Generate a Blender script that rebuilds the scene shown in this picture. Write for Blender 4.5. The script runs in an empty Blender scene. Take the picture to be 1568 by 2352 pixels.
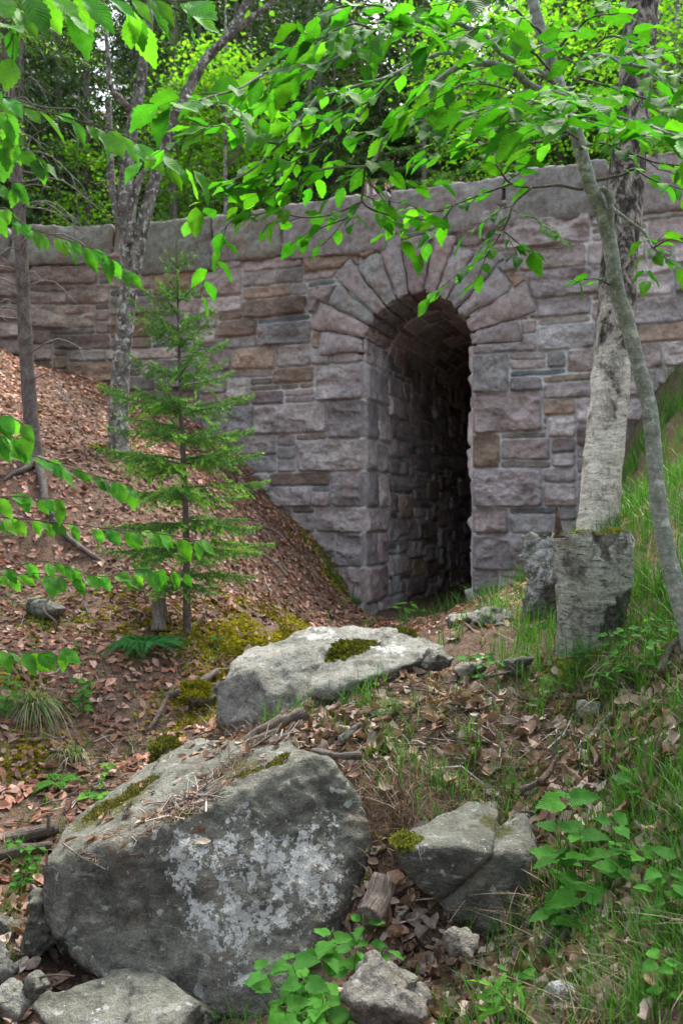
EXPOSURE = 2.2; SUN_AZ_DEG = 20; SUN_E = 1.5; SUN_ANG = 10
import bpy, bmesh, math, random
import numpy as np
from mathutils import Vector

R = random.Random(7)
rs = np.random.RandomState(11)
S = bpy.context.scene
COL = S.collection
F = 1960.0          # focal length in units of a 1568 x 2352 picture
EYE = 1.6
PI = math.pi


def W(X, Y, d):
    """a measured picture direction at a distance d -> a world point"""
    return np.array([(X - 784.0) / F * d, d, EYE - (Y - 1176.0) / F * d])


# ------------------------------------------------------------------ noise
def _hash(ix, iy, iz, seed):
    n = (ix * 374761393 + iy * 668265263 + iz * 1440662683 + seed * 974634777) & 0xffffffff
    n = ((n ^ (n >> 13)) * 1274126177) & 0xffffffff
    n = ((n ^ (n >> 15)) * 1911520717) & 0xffffffff
    n = n ^ (n >> 16)
    return n / 2147483647.5 - 1.0


def noise(P, seed=0):
    P = np.asarray(P, float)
    i = np.floor(P).astype(np.int64)
    f = P - i
    u = f * f * f * (f * (f * 6 - 15) + 10)
    x, y, z = i[:, 0], i[:, 1], i[:, 2]
    ux, uy, uz = u[:, 0], u[:, 1], u[:, 2]
    out = 0
    for dx in (0, 1):
        wx = ux if dx else 1 - ux
        for dy in (0, 1):
            wy = uy if dy else 1 - uy
            for dz in (0, 1):
                wz = uz if dz else 1 - uz
                out = out + _hash(x + dx, y + dy, z + dz, seed) * wx * wy * wz
    return out


def fbm(P, octv=4, seed=0, gain=0.5):
    P = np.asarray(P, float)
    a, s, out = 1.0, 0.0, 0
    for k in range(octv):
        out = out + a * noise(P * (2.03 ** k) + 17.3 * k, seed + k)
        s += a
        a *= gain
    return out / s * 1.4


def nz2(x, y, sc, octv=3, seed=0):
    return fbm(np.stack([x * sc, y * sc, np.zeros_like(x) + seed * 3.7], 1), octv, seed)


def sstep(x, a, b):
    t = np.clip((x - a) / (b - a), 0, 1)
    return t * t * (3 - 2 * t)


# ------------------------------------------------------------------ objects
ORG = {}


def tag(o, label=None, cat=None, group=None, kind=None):
    if label: o['label'] = label
    if cat: o['category'] = cat
    if group: o['group'] = group
    if kind: o['kind'] = kind
    return o


def thing(name, label, cat, loc, group=None):
    o = bpy.data.objects.new(name, None)
    o.empty_display_size = 0.1
    COL.objects.link(o)
    o.location = [float(c) for c in loc]
    ORG[o.name] = np.array(loc, float)
    return tag(o, label, cat, group)


class MB:
    """collects vertices and faces of ONE mesh"""
    def __init__(s):
        s.v, s.f, s.t, s.u, s.n = [], [], [], [], 0

    def add(s, V, Fc, tint=None, uvw=None):
        V = np.asarray(V, float).reshape(-1, 3)
        for q in (Fc if isinstance(Fc, list) else [Fc]):
            q = np.asarray(q, np.int64)
            if len(q): s.f.append(q + s.n)
        s.v.append(V)
        k = len(V)
        if tint is None: tint = (0.5, 0.5, 0.5)
        t = np.asarray(tint, float)
        s.t.append(np.broadcast_to(t, (k, 3)) if t.ndim == 1 else t)
        s.u.append(np.zeros((k, 3)) if uvw is None else np.broadcast_to(np.asarray(uvw, float), (k, 3)))
        s.n += k

    def build(s, name, mat, parent=None, smooth=True, origin=None):
        V = np.concatenate(s.v)
        return mesh_obj(name, V, s.f, mat, parent, smooth, np.concatenate(s.t), np.concatenate(s.u), origin)


def mesh_obj(name, V, faces, mat, parent=None, smooth=True, tint=None, uvw=None, origin=None):
    V = np.asarray(V, float)
    if parent is not None:
        org = ORG[parent.name]
    else:
        org = np.zeros(3) if origin is None else np.array(origin, float)
    me = bpy.data.meshes.new(name)
    faces = faces if isinstance(faces, list) else [faces]
    faces = [np.asarray(q, np.int64) for q in faces if len(q)]
    me.vertices.add(len(V))
    me.vertices.foreach_set('co', (V - org).astype(np.float32).ravel())
    idx = np.concatenate([q.ravel() for q in faces])
    tot = np.concatenate([np.full(len(q), q.shape[1]) for q in faces])
    st = np.concatenate([[0], np.cumsum(tot)[:-1]])
    me.loops.add(len(idx))
    me.polygons.add(len(tot))
    me.loops.foreach_set('vertex_index', idx.astype(np.int32))
    me.polygons.foreach_set('loop_start', st.astype(np.int32))
    me.update(calc_edges=True)
    me.polygons.foreach_set('use_smooth', np.full(len(tot), bool(smooth)))
    if tint is not None:
        a = me.attributes.new('tint', 'FLOAT_COLOR', 'POINT')
        c = np.ones((len(V), 4), np.float32)
        c[:, :3] = tint
        a.data.foreach_set('color', c.ravel())
    if uvw is not None:
        a = me.attributes.new('uvw', 'FLOAT_VECTOR', 'POINT')
        a.data.foreach_set('vector', np.asarray(uvw, np.float32).ravel())
    me.materials.append(mat)
    o = bpy.data.objects.new(name, me)
    COL.objects.link(o)
    if parent is not None:
        o.parent = parent
    else:
        o.location = [float(c) for c in org]
    ORG[o.name] = org
    return o


def copy_tree(root, loc, rotz, scale, label=None):
    c = root.copy(); COL.objects.link(c)
    c.location = [float(q) for q in loc]; c.rotation_euler = (0, 0, rotz); c.scale = (scale,) * 3
    if label: c['label'] = label
    for ch in list(root.children):
        d = ch.copy(); COL.objects.link(d); d.parent = c
        for g in list(ch.children):
            e = g.copy(); COL.objects.link(e); e.parent = d
    return c


def grid_faces(nu, nv, wrap=False):
    """vertices ordered [i*nv + j]; wrap closes the j direction"""
    i = np.arange(nu - 1)[:, None]
    j = np.arange(nv if wrap else nv - 1)[None, :]
    j2 = (j + 1) % nv
    a = (i * nv + j).ravel(); b = (i * nv + j2).ravel()
    c = ((i + 1) * nv + j2).ravel(); d = ((i + 1) * nv + j).ravel()
    return np.stack([a, b, c, d], 1)


def _spline(pts, n):
    """Catmull-Rom through pts, n samples"""
    p = np.asarray(pts, float)
    if len(p) == 2:
        t = np.linspace(0, 1, n)[:, None]
        return p[0] * (1 - t) + p[1] * t
    p = np.concatenate([[2 * p[0] - p[1]], p, [2 * p[-1] - p[-2]]])
    m = len(p) - 3
    u = np.linspace(0, m - 1e-6, n)
    k = u.astype(int); t = (u - k)[:, None]
    a, b, c, d = p[k], p[k + 1], p[k + 2], p[k + 3]
    return 0.5 * (2 * b + (c - a) * t + (2 * a - 5 * b + 4 * c - d) * t ** 2 + (3 * b - a - 3 * c + d) * t ** 3)


def spline(pts, n):
    """the same curve at even steps of length"""
    q = _spline(pts, max(200, n * 4))
    L = np.concatenate([[0], np.cumsum(np.linalg.norm(np.diff(q, axis=0), axis=1))])
    u = np.linspace(0, L[-1], n)
    return np.stack([np.interp(u, L, q[:, k]) for k in range(3)], 1)


def frames(C):
    T = np.gradient(C, axis=0)
    T /= np.linalg.norm(T, axis=1)[:, None] + 1e-12
    ref = np.where(np.abs(T[:, 2:3]) > 0.93, np.array([[1.0, 0, 0]]), np.array([[0, 0, 1.0]]))
    if np.mean(np.abs(T[:, 2])) > 0.5:
        ref = np.broadcast_to(np.array([[1.0, 0, 0]]), T.shape)
    A = np.cross(T, ref); A /= np.linalg.norm(A, axis=1)[:, None] + 1e-12
    B = np.cross(T, A)
    return T, A, B


def tube(C, rad, ns=8, rough=0.0, fs=8.0, seed=0, caps=True, zs=1.0):
    """tapered tube along C; returns V, F(list), uvw"""
    C = np.asarray(C, float); n = len(C)
    rad = np.broadcast_to(np.asarray(rad, float), (n,))
    T, A, B = frames(C)
    th = np.arange(ns) / ns * 2 * PI
    D = A[:, None, :] * np.cos(th)[None, :, None] + B[:, None, :] * np.sin(th)[None, :, None]
    V = C[:, None, :] + D * rad[:, None, None]
    if rough:
        Pn = V.reshape(-1, 3) * np.array([fs, fs, fs * zs])
        V = V + D * (fbm(Pn, 4, seed).reshape(n, ns) * rough)[:, :, None]
    L = np.concatenate([[0], np.cumsum(np.linalg.norm(np.diff(C, axis=0), axis=1))])
    uvw = np.stack([np.broadcast_to(L[:, None], (n, ns)), np.broadcast_to(th[None], (n, ns)), np.zeros((n, ns))], 2).reshape(-1, 3)
    Fq = [grid_faces(n, ns, True)]
    V = V.reshape(-1, 3)
    if caps:
        V = np.concatenate([V, [C[0], C[-1]]])
        uvw = np.concatenate([uvw, [[0, 0, 0], [L[-1], 0, 0]]])
        a = np.arange(ns); b = (a + 1) % ns
        Fq.append(np.stack([np.full(ns, n * ns), b, a], 1))
        Fq.append(np.stack([np.full(ns, n * ns + 1), a + (n - 1) * ns, b + (n - 1) * ns], 1))
    return V, Fq, uvw


# ------------------------------------------------------------------ materials
class NT:
    def __init__(s, name, rough=0.8, spec=0.3):
        s.m = bpy.data.materials.new(name); s.m.use_nodes = True
        s.t = s.m.node_tree
        s.b = s.t.nodes['Principled BSDF']; s.out = s.t.nodes['Material Output']
        s.b.inputs['Roughness'].default_value = rough
        s.b.inputs['Specular IOR Level'].default_value = spec

    def n(s, typ, inp=None, **props):
        nd = s.t.nodes.new('ShaderNode' + typ)
        for k, v in props.items(): setattr(nd, k, v)
        for k, v in (inp or {}).items(): s.put(nd.inputs[k], v)
        return nd

    def put(s, sock, v):
        if isinstance(v, bpy.types.NodeSocket): s.t.links.new(v, sock)
        else: sock.default_value = (tuple(v) + (1.0,) if hasattr(v, '__len__') and len(v) == 3 and sock.type == 'RGBA' else v)

    def attr(s, name, out='Color'): return s.n('Attribute', attribute_name=name).outputs[out]

    def obj(s): return s.n('TexCoord').outputs['Object']

    def pos(s): return s.n('NewGeometry').outputs['Position']

    def scale(s, v, sc): return s.n('Mapping', {'Vector': v, 'Scale': sc}).outputs[0]

    def noise(s, v, sc, det=4, rough=0.55, dist=0.0):
        return s.n('TexNoise', {'Vector': v, 'Scale': sc, 'Detail': det, 'Roughness': rough, 'Distortion': dist}).outputs['Fac']

    def vor(s, v, sc, feature='F1', out='Distance'):
        return s.n('TexVoronoi', {'Vector': v, 'Scale': sc}, feature=feature).outputs[out]

    def ramp(s, f, stops):
        nd = s.n('ValToRGB', {'Fac': f}); e = nd.color_ramp.elements
        while len(e) < len(stops): e.new(0.5)
        for el, (p, c) in zip(e, stops):
            el.position = p
            el.color = (c, c, c, 1) if not hasattr(c, '__len__') else tuple(c) + (1,)
        return nd.outputs['Color']

    def mix(s, f, a, b, blend='MIX'):
        nd = s.n('Mix', data_type='RGBA', blend_type=blend)
        s.put(nd.inputs[0], f); s.put(nd.inputs[6], a); s.put(nd.inputs[7], b)
        return nd.outputs[2]

    def math(s, op, a, b=0.0, clamp=False):
        nd = s.n('Math', operation=op, use_clamp=clamp)
        s.put(nd.inputs[0], a); s.put(nd.inputs[1], b)
        return nd.outputs[0]

    def bump(s, h, strength=0.5, dist=0.02, normal=None):
        i = {'Height': h, 'Strength': strength, 'Distance': dist}
        if normal is not None: i['Normal'] = normal
        return s.n('Bump', i).outputs[0]

    def done(s, col=None, normal=None, rough=None):
        if col is not None: s.put(s.b.inputs['Base Color'], col)
        if normal is not None: s.put(s.b.inputs['Normal'], normal)
        if rough is not None: s.put(s.b.inputs['Roughness'], rough)
        return s.m

    def translucent(s, col, fac, normal=None):
        tr = s.n('BsdfTranslucent', {'Color': col})
        if normal is not None: s.put(tr.inputs['Normal'], normal)
        mx = s.n('MixShader', {0: fac, 1: s.b.outputs[0], 2: tr.outputs[0]})
        s.t.links.new(mx.outputs[0], s.out.inputs[0])


def m_masonry(name):
    t = NT(name, 0.88, 0.25); p = t.obj(); a = t.attr('tint')
    big = t.noise(p, 3.0, 5, 0.6); med = t.noise(p, 16, 5, 0.65); fine = t.noise(p, 90, 3, 0.7)
    c = t.mix(1.0, a, t.ramp(med, [(0.25, 0.55), (0.5, 1.0), (0.75, 1.4)]), 'MULTIPLY')
    c = t.mix(1.0, c, t.ramp(fine, [(0.3, 0.72), (0.7, 1.25)]), 'MULTIPLY')
    c = t.mix(t.ramp(big, [(0.52, 0.0), (0.72, 0.55)]), c, (0.11, 0.095, 0.085))
    rust = t.noise(t.scale(p, (1.3, 1.3, 0.5)), 4.3, 4)
    c = t.mix(t.ramp(rust, [(0.58, 0.0), (0.72, 0.4)]), c, (0.24, 0.13, 0.075))
    h = t.math('ADD', t.math('MULTIPLY', med, 0.7), t.math('MULTIPLY', fine, 0.35))
    return t.done(c, t.bump(h, 0.75, 0.03))


def m_rock(name, lichen=True, base=((0.05, 0.048, 0.04), (0.125, 0.12, 0.102), (0.21, 0.20, 0.175))):
    t = NT(name, 0.85, 0.3); p = t.obj()
    geo = t.n('NewGeometry').outputs['Normal']
    up = t.n('SeparateXYZ', {0: geo}).outputs[2]
    big = t.noise(p, 2.4, 6, 0.65, 0.4); med = t.noise(p, 13, 6, 0.7); fine = t.noise(p, 75, 4, 0.75)
    c = t.ramp(big, [(0.3, base[0]), (0.5, base[1]), (0.72, base[2])])
    c = t.mix(1.0, c, t.ramp(med, [(0.28, 0.5), (0.5, 1.0), (0.72, 1.5)]), 'MULTIPLY')
    c = t.mix(1.0, c, t.ramp(fine, [(0.3, 0.55), (0.5, 1.0), (0.7, 1.5)]), 'MULTIPLY')
    pink = t.noise(p, 6.0, 4)
    c = t.mix(t.ramp(pink, [(0.56, 0.0), (0.7, 0.45)]), c, (0.27, 0.18, 0.14))
    # olive film of lichen where rain lies, dark crusts elsewhere
    c = t.mix(t.math('MULTIPLY', t.ramp(up, [(0.2, 0.0), (0.8, 0.5)]), t.ramp(med, [(0.35, 0.2), (0.6, 1.0)])), c, (0.30, 0.31, 0.24))
    crust = t.n('TexVoronoi', {'Vector': p, 'Scale': 9.0, 'Randomness': 1.0}, feature='SMOOTH_F1').outputs['Distance']
    cr = t.math('ADD', crust, t.math('MULTIPLY', med, 0.5))
    c = t.mix(t.ramp(cr, [(0.36, 0.75), (0.42, 0.0)]), c, (0.10, 0.10, 0.085))
    a = t.n('SeparateColor', {0: t.attr('tint')})
    f2 = t.noise(p, 34, 6, 0.8)
    k = t.math('ADD', a.outputs[0], t.math('MULTIPLY', t.math('SUBTRACT', f2, 0.55), 2.6))
    k = t.math('ADD', k, t.math('MULTIPLY', t.math('SUBTRACT', t.noise(p, 8.5, 5, 0.7), 0.55), 3.2))
    c = t.mix(t.ramp(k, [(0.46, 0.0), (0.53, 0.95)]), c, t.ramp(fine, [(0.25, (0.24, 0.245, 0.23)), (0.45, (0.52, 0.53, 0.51)), (0.75, (0.76, 0.75, 0.72))]))
    # feldspar grains and thin horizontal streaks of crust
    st = t.noise(t.scale(p, (9, 9, 34)), 1.0, 5, 0.7, 0.5)
    c = t.mix(t.ramp(st, [(0.56, 0.0), (0.66, 0.55)]), c, (0.40, 0.40, 0.37))
    c = t.mix(t.ramp(st, [(0.32, 0.6), (0.42, 0.0)]), c, (0.055, 0.052, 0.045))
    # pale spots
    spot = t.noise(p, 22, 2, 0.5)
    c = t.mix(t.ramp(spot, [(0.66, 0.0), (0.70, 0.6)]), c, (0.50, 0.52, 0.49))
    # moss-green film carried by the green channel
    g = t.math('ADD', a.outputs[1], t.math('MULTIPLY', t.math('SUBTRACT', f2, 0.5), 1.2))
    c = t.mix(t.ramp(g, [(0.5, 0.0), (0.62, 0.9)]), c, t.ramp(fine, [(0.3, (0.035, 0.04, 0.01)), (0.7, (0.14, 0.13, 0.03))]))
    h = t.math('ADD', t.math('MULTIPLY', med, 0.6), t.math('MULTIPLY', fine, 0.4))
    h = t.math('ADD', h, t.math('MULTIPLY', t.ramp(k, [(0.48, 0.0), (0.58, 1.0)]), 0.15))
    g2 = t.noise(p, 190, 3, 0.7)
    c = t.mix(1.0, c, t.ramp(g2, [(0.3, 0.7), (0.7, 1.3)]), 'MULTIPLY')
    h = t.math('ADD', h, t.math('MULTIPLY', g2, 0.12))
    return t.done(c, t.bump(h, 1.0, 0.045))


def m_ground(name):
    t = NT(name, 0.95, 0.1); p = t.obj(); a = t.attr('tint')
    big = t.noise(p, 1.6, 5, 0.6); med = t.noise(p, 12, 6, 0.7); fine = t.noise(p, 70, 4, 0.75)
    c = t.ramp(med, [(0.3, (0.05, 0.033, 0.024)), (0.5, (0.13, 0.085, 0.06)), (0.7, (0.22, 0.15, 0.11))])
    c = t.mix(t.ramp(fine, [(0.35, 0.0), (0.7, 0.8)]), c, (0.25, 0.175, 0.13))
    c = t.mix(1.0, c, t.ramp(fine, [(0.3, 0.5), (0.7, 1.3)]), 'MULTIPLY')
    g = t.n('SeparateColor', {0: a})
    k = t.math('ADD', g.outputs[1], t.math('MULTIPLY', t.math('SUBTRACT', med, 0.5), 1.3))
    c = t.mix(t.ramp(k, [(0.5, 0.0), (0.66, 0.92)]), c, t.ramp(fine, [(0.3, (0.03, 0.035, 0.008)), (0.5, (0.10, 0.10, 0.018)), (0.72, (0.21, 0.19, 0.035))]))
    r = t.math('ADD', g.outputs[0], t.math('MULTIPLY', t.math('SUBTRACT', med, 0.5), 0.8))
    c = t.mix(t.ramp(r, [(0.45, 0.0), (0.7, 0.8)]), c, t.ramp(fine, [(0.3, (0.13, 0.065, 0.035)), (0.7, (0.33, 0.19, 0.12))]))
    h = t.math('ADD', t.math('MULTIPLY', med, 0.6), t.math('MULTIPLY', fine, 0.5))
    return t.done(c, t.bump(h, 1.0, 0.05))


def m_tint(name, rough=0.8, spec=0.25, trans=0.0, tcol=1.0, nsc=40.0, var=(0.6, 1.35)):
    """colour carried by the mesh, broken up by noise"""
    t = NT(name, rough, spec); p = t.obj(); a = t.attr('tint')
    f = t.noise(p, nsc, 4, 0.65)
    c = t.mix(1.0, a, t.ramp(f, [(0.3, var[0]), (0.7, var[1])]), 'MULTIPLY')
    t.done(c, t.bump(f, 0.4, 0.01))
    if trans: t.translucent(t.mix(1.0, c, (tcol * 1.0, tcol, tcol * 0.4), 'MULTIPLY'), trans)
    return t.m


def m_leaf(name, trans=0.45, tb=(1.5, 1.55, 0.6)):
    """broad leaf: uvw = (along, across, -); herringbone side veins"""
    t = NT(name, 0.58, 0.16); a = t.attr('tint'); u = t.n('SeparateXYZ', {0: t.attr('uvw', 'Vector')})
    al, ac = u.outputs[0], t.math('ABSOLUTE', u.outputs[1])
    ph = t.math('MULTIPLY', t.math('SUBTRACT', t.math('MULTIPLY', al, 11.0), t.math('MULTIPLY', ac, 2.6)), 2 * PI)
    v = t.math('SINE', ph)
    vein = t.ramp(v, [(0.80, 0.0), (0.98, 1.0)])
    rib = t.ramp(ac, [(0.0, 1.0), (0.07, 0.0)])
    vv = t.math('MAXIMUM', vein, rib)
    f = t.noise(t.obj(), 60, 3, 0.6)
    c = t.mix(1.0, a, t.ramp(f, [(0.3, 0.82), (0.7, 1.18)]), 'MULTIPLY')
    c = t.mix(t.math('MULTIPLY', vv, 0.35), c, t.mix(1.0, c, (1.7, 1.5, 1.3), 'MULTIPLY'))
    nm = t.bump(t.math('MULTIPLY', v, -1.0), 0.35, 0.004)
    t.done(c, nm)
    t.translucent(t.mix(1.0, c, tb, 'MULTIPLY'), trans)
    return t.m


def m_birch(name, rough_zone=(2.1, 3.3), pale=(0.66, 0.63, 0.54), dirt=0.03, dk=0.62, split=False):
    """pale paper bark with short dark dashes; black furrowed plates above a height"""
    t = NT(name, 0.8, 0.25); p = t.pos()
    z = t.n('SeparateXYZ', {0: p}).outputs[2]
    band = t.noise(t.scale(p, (9, 9, 34)), 1.0, 6, 0.72, 0.6)
    dash = t.noise(t.scale(p, (14, 14, 75)), 1.0, 3, 0.6)
    blot = t.noise(t.scale(p, (7, 7, 5)), 1.0, 5, 0.65, 0.4)
    plate = t.noise(t.scale(p, (15, 15, 9)), 1.0, 6, 0.72, 0.7)
    fine = t.noise(p, 70, 4, 0.7)
    c = t.ramp(band, [(0.30, [q * .42 for q in pale]), (0.45, [q * .72 for q in pale]), (0.56, pale), (0.72, [q * 1.3 for q in pale])])
    c = t.mix(t.ramp(dash, [(dk, 0.0), (dk + .06, 0.85)]), c, (0.045, 0.035, 0.03))
    c = t.mix(t.ramp(blot, [(0.60 - dirt, 0.0), (0.70 - dirt, 0.85)]), c, t.ramp(plate, [(0.40, (0.02, 0.017, 0.014)), (0.65, (0.16, 0.15, 0.125))]))
    if split:      # torn bark shows dark rough wood
        sp = t.math('ADD', t.n('SeparateColor', {0: t.attr('tint')}).outputs[0], t.math('MULTIPLY', t.math('SUBTRACT', plate, 0.5), 1.2))
        c = t.mix(t.ramp(sp, [(0.4, 0.0), (0.6, 0.9)]), c, t.ramp(plate, [(0.38, (0.02, 0.017, 0.015)), (0.5, (0.075, 0.068, 0.06)), (0.66, (0.20, 0.19, 0.165))]))
    d = t.ramp(plate, [(0.38, (0.014, 0.012, 0.010)), (0.47, (0.05, 0.043, 0.036)), (0.55, (0.22, 0.20, 0.165)), (0.68, (0.46, 0.43, 0.36))])
    zz = t.math('ADD', z, t.math('MULTIPLY', t.math('SUBTRACT', blot, 0.5), 3.0))
    m = t.n('MapRange', {0: zz, 1: rough_zone[0], 2: rough_zone[0] + 0.8, 3: 0.0, 4: 1.0}).outputs[0]
    c = t.mix(m, c, d)
    c = t.mix(1.0, c, t.ramp(fine, [(0.3, 0.62), (0.7, 1.3)]), 'MULTIPLY')
    h = t.math('ADD', t.math('MULTIPLY', t.mix(m, t.math('MULTIPLY', band, 0.35), plate), 0.8), t.math('MULTIPLY', fine, 0.3))
    return t.done(c, t.bump(h, 0.9, 0.03))


def m_bark(name, cols, sc=(14, 14, 4), bstr=0.8, spots=None, grain=False):
    t = NT(name, 0.88, 0.2); p = t.obj()
    f = t.noise(t.scale(t.attr('uvw', 'Vector') if grain else p, sc), 1.0, 6, 0.7, 0.3); fine = t.noise(p, 55, 4, 0.7)
    n = len(cols)
    c = t.ramp(f, [(0.3 + 0.42 * i / (n - 1), cols[i]) for i in range(n)])
    c = t.mix(1.0, c, t.ramp(fine, [(0.3, 0.6), (0.7, 1.35)]), 'MULTIPLY')
    if spots:
        sp = t.noise(p, spots[0], 5, 0.7)
        c = t.mix(t.ramp(sp, [(spots[1], 0.0), (spots[1] + 0.07, 0.85)]), c, spots[2])
    h = t.math('ADD', f, t.math('MULTIPLY', fine, 0.4))
    return t.done(c, t.bump(h, bstr, 0.02))


M = {}
M['masonry'] = m_masonry('masonry')
M['rock'] = m_rock('lichen_granite')
M['rock_pale'] = m_rock('pale_granite', base=((0.09, 0.09, 0.08), (0.22, 0.215, 0.195), (0.36, 0.345, 0.325)))
M['rock_brown'] = m_rock('brown_granite', base=((0.12, 0.10, 0.085), (0.24, 0.205, 0.18), (0.34, 0.29, 0.26)))
M['ground'] = m_ground('forest_floor')
M['litter'] = m_tint('dead_leaf', 0.75, 0.2, 0.12, 1.0, 45, (0.6, 1.3))
M['twig'] = m_tint('twig_wood', 0.85, 0.2, 0.0, 1.0, 60, (0.5, 1.4))
M['grass'] = m_tint('grass_blade', 0.5, 0.3, 0.35, 1.3, 30, (0.8, 1.2))
M['moss'] = m_tint('moss_tuft', 0.9, 0.1, 0.2, 1.1, 60, (0.6, 1.4))
M['leaf'] = m_leaf('beech_leaf', 0.5, (1.25, 1.5, 0.5))
M['leaf_young'] = m_leaf('young_leaf', 0.5, (1.3, 1.5, 0.5))
M['herb'] = m_leaf('herb_leaf', 0.4)
M['needle'] = m_tint('spruce_needle', 0.55, 0.3, 0.25, 1.1, 9, (0.7, 1.3))
M['far_leaf'] = m_tint('far_leaf', 0.6, 0.15, 0.5, 1.6, 5, (0.75, 1.25))
M['birch'] = m_birch('birch_bark', (2.35, 9))
M['stumpbark'] = m_birch('stump_bark', (9, 10), pale=(0.36, 0.37, 0.31), dirt=0.085, dk=0.58, split=True)
M['maple'] = m_bark('lichen_bark', [(0.025, 0.022, 0.02), (0.09, 0.082, 0.07), (0.20, 0.19, 0.17), (0.40, 0.40, 0.37)], (13, 13, 8), 0.9, (19, 0.54, (0.50, 0.51, 0.47)))
M['beech'] = m_bark('smooth_grey_bark', [(0.12, 0.135, 0.11), (0.19, 0.215, 0.18), (0.26, 0.28, 0.245), (0.38, 0.40, 0.37)], (9, 9, 26), 0.4, (21, 0.56, (0.44, 0.47, 0.43)))
M['spruce'] = m_bark('spruce_bark', [(0.055, 0.045, 0.04), (0.13, 0.11, 0.10), (0.21, 0.185, 0.165)], (20, 20, 12), 0.8)
M['deadwood'] = m_bark('dead_wood', [(0.045, 0.035, 0.03), (0.14, 0.11, 0.09), (0.25, 0.21, 0.18), (0.36, 0.33, 0.30)], (7, 5, 5), 1.0, None, True)
M['rot'] = m_bark('rotten_wood', [(0.04, 0.028, 0.02), (0.11, 0.075, 0.05), (0.2, 0.15, 0.11)], (26, 26, 26), 1.0)
M['gravel'] = m_bark('road_gravel', [(0.16, 0.14, 0.12), (0.24, 0.22, 0.2), (0.3, 0.28, 0.26)], (20, 20, 20), 0.5)

# ================================================================== THE WALL LINE
A0 = math.radians(21)
P0 = np.array([0.286, 11.0])
S_LO, S_HI = -60.0, 60.0
_s = np.arange(S_LO, S_HI + 0.01, 0.05)
_ang = A0 * sstep(_s, -5.0, -1.6) - math.radians(8) * sstep(-_s, 5.0, 12.0) + math.radians(10) * sstep(_s, 4.0, 10.0)
_dx, _dy = np.cos(_ang), -np.sin(_ang)
_cx = np.concatenate([[0], np.cumsum((_dx[1:] + _dx[:-1]) / 2 * 0.05)])
_cy = np.concatenate([[0], np.cumsum((_dy[1:] + _dy[:-1]) / 2 * 0.05)])
_i0 = int(round(-S_LO / 0.05))
_cx += P0[0] - _cx[_i0]; _cy += P0[1] - _cy[_i0]


def wall(s, z, h):
    """s along the wall, z height, h out of the wall towards the valley"""
    s = np.asarray(s, float); h = np.asarray(h, float)
    x = np.interp(s, _s, _cx); y = np.interp(s, _s, _cy); a = np.interp(s, _s, _ang)
    return np.stack([x - np.sin(a) * h, y - np.cos(a) * h, np.broadcast_to(z, s.shape)], -1)


def wall_sn(x, y):
    """nearest s and distance n behind the wall line"""
    k = slice(0, None, 5)
    cx, cy, ss = _cx[k], _cy[k], _s[k]
    out_s, out_n = np.empty(len(x)), np.empty(len(x))
    for a in range(0, len(x), 20000):
        xx, yy = x[a:a + 20000], y[a:a + 20000]
        d = (xx[:, None] - cx[None]) ** 2 + (yy[:, None] - cy[None]) ** 2
        i = d.argmin(1)
        an = _ang[k][i]
        rx, ry = xx - cx[i], yy - cy[i]
        out_s[a:a + 20000] = ss[i] + rx * np.cos(an) - ry * np.sin(an)
        out_n[a:a + 20000] = rx * np.sin(an) + ry * np.cos(an)
    return out_s, out_n


OPEN_W = 1.42
RAD = OPEN_W / 2
SPRING = 3.64
TUN_L = 7.2
TOP = 5.67

# ================================================================== TERRAIN
CP = [(1100, 2330, 2.25), (800, 2352, 2.35), (600, 2352, 2.55), (300, 2352, 2.65), (60, 2352, 2.6), (0, 2250, 2.8), (950, 2060, 2.8),
      (1110, 2215, 2.62), (1215, 2200, 2.58), (1050, 2215, 2.64), (980, 2120, 2.76), (1300, 1960, 2.75), (1400, 1800, 2.85), (1560, 1800, 2.5), (1560, 2100, 2.0), (1560, 2350, 1.6), (1420, 2250, 2.0),
      (1330, 2310, 2.05), (1100, 1785, 3.27), (1000, 1700, 3.4), (1200, 1700, 3.4), (1100, 1600, 3.8), (900, 1650, 3.7), (720, 1690, 3.7),
      (1300, 1600, 3.7), (1450, 1650, 3.3), (1560, 1550, 3.2), (1300, 1495, 4.0), (1150, 1500, 4.3), (950, 1530, 4.4), (1050, 1430, 5.0),
      (1250, 1410, 4.8), (1450, 1360, 4.5), (1560, 1300, 4.2), (1450, 1240, 5.5), (1370, 1240, 6.2), (1540, 1110, 6.5), (1560, 960, 8.0),
      (1480, 1160, 7.0), (1500, 900, 9.75), (1200, 1345, 10.2), (1300, 1285, 9.7), (960, 1418, 10.8), (900, 1440, 9.0), (1090, 1400, 10.4),
      (450, 1710, 4.6), (300, 1810, 4.2), (100, 1860, 4.0), (0, 1960, 3.6), (30, 2110, 3.1), (480, 1610, 5.2), (500, 1510, 5.8),
      (600, 1440, 6.5), (700, 1405, 8.0), (850, 1422, 10.3), (430, 1465, 6.0), (330, 1500, 5.6), (200, 1450, 5.8), (50, 1450, 5.6),
      (0, 1600, 4.8), (150, 1660, 4.8), (100, 1300, 6.6), (300, 1250, 7.0), (500, 1250, 8.0), (650, 1255, 9.5), (740, 1260, 11.0),
      (780, 1340, 10.95), (820, 1385, 10.9), (868, 1428, 10.6), (610, 1135, 11.4), (540, 1035, 11.6), (420, 960, 11.9), (300, 900, 12.0),
      (130, 872, 12.1), (0, 842, 12.1), (80, 1060, 7.6), (275, 1045, 8.6), (180, 950, 9.8), (0, 1000, 8.0), (450, 1100, 9.0), (1000, 1425, 7.5)]
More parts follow.
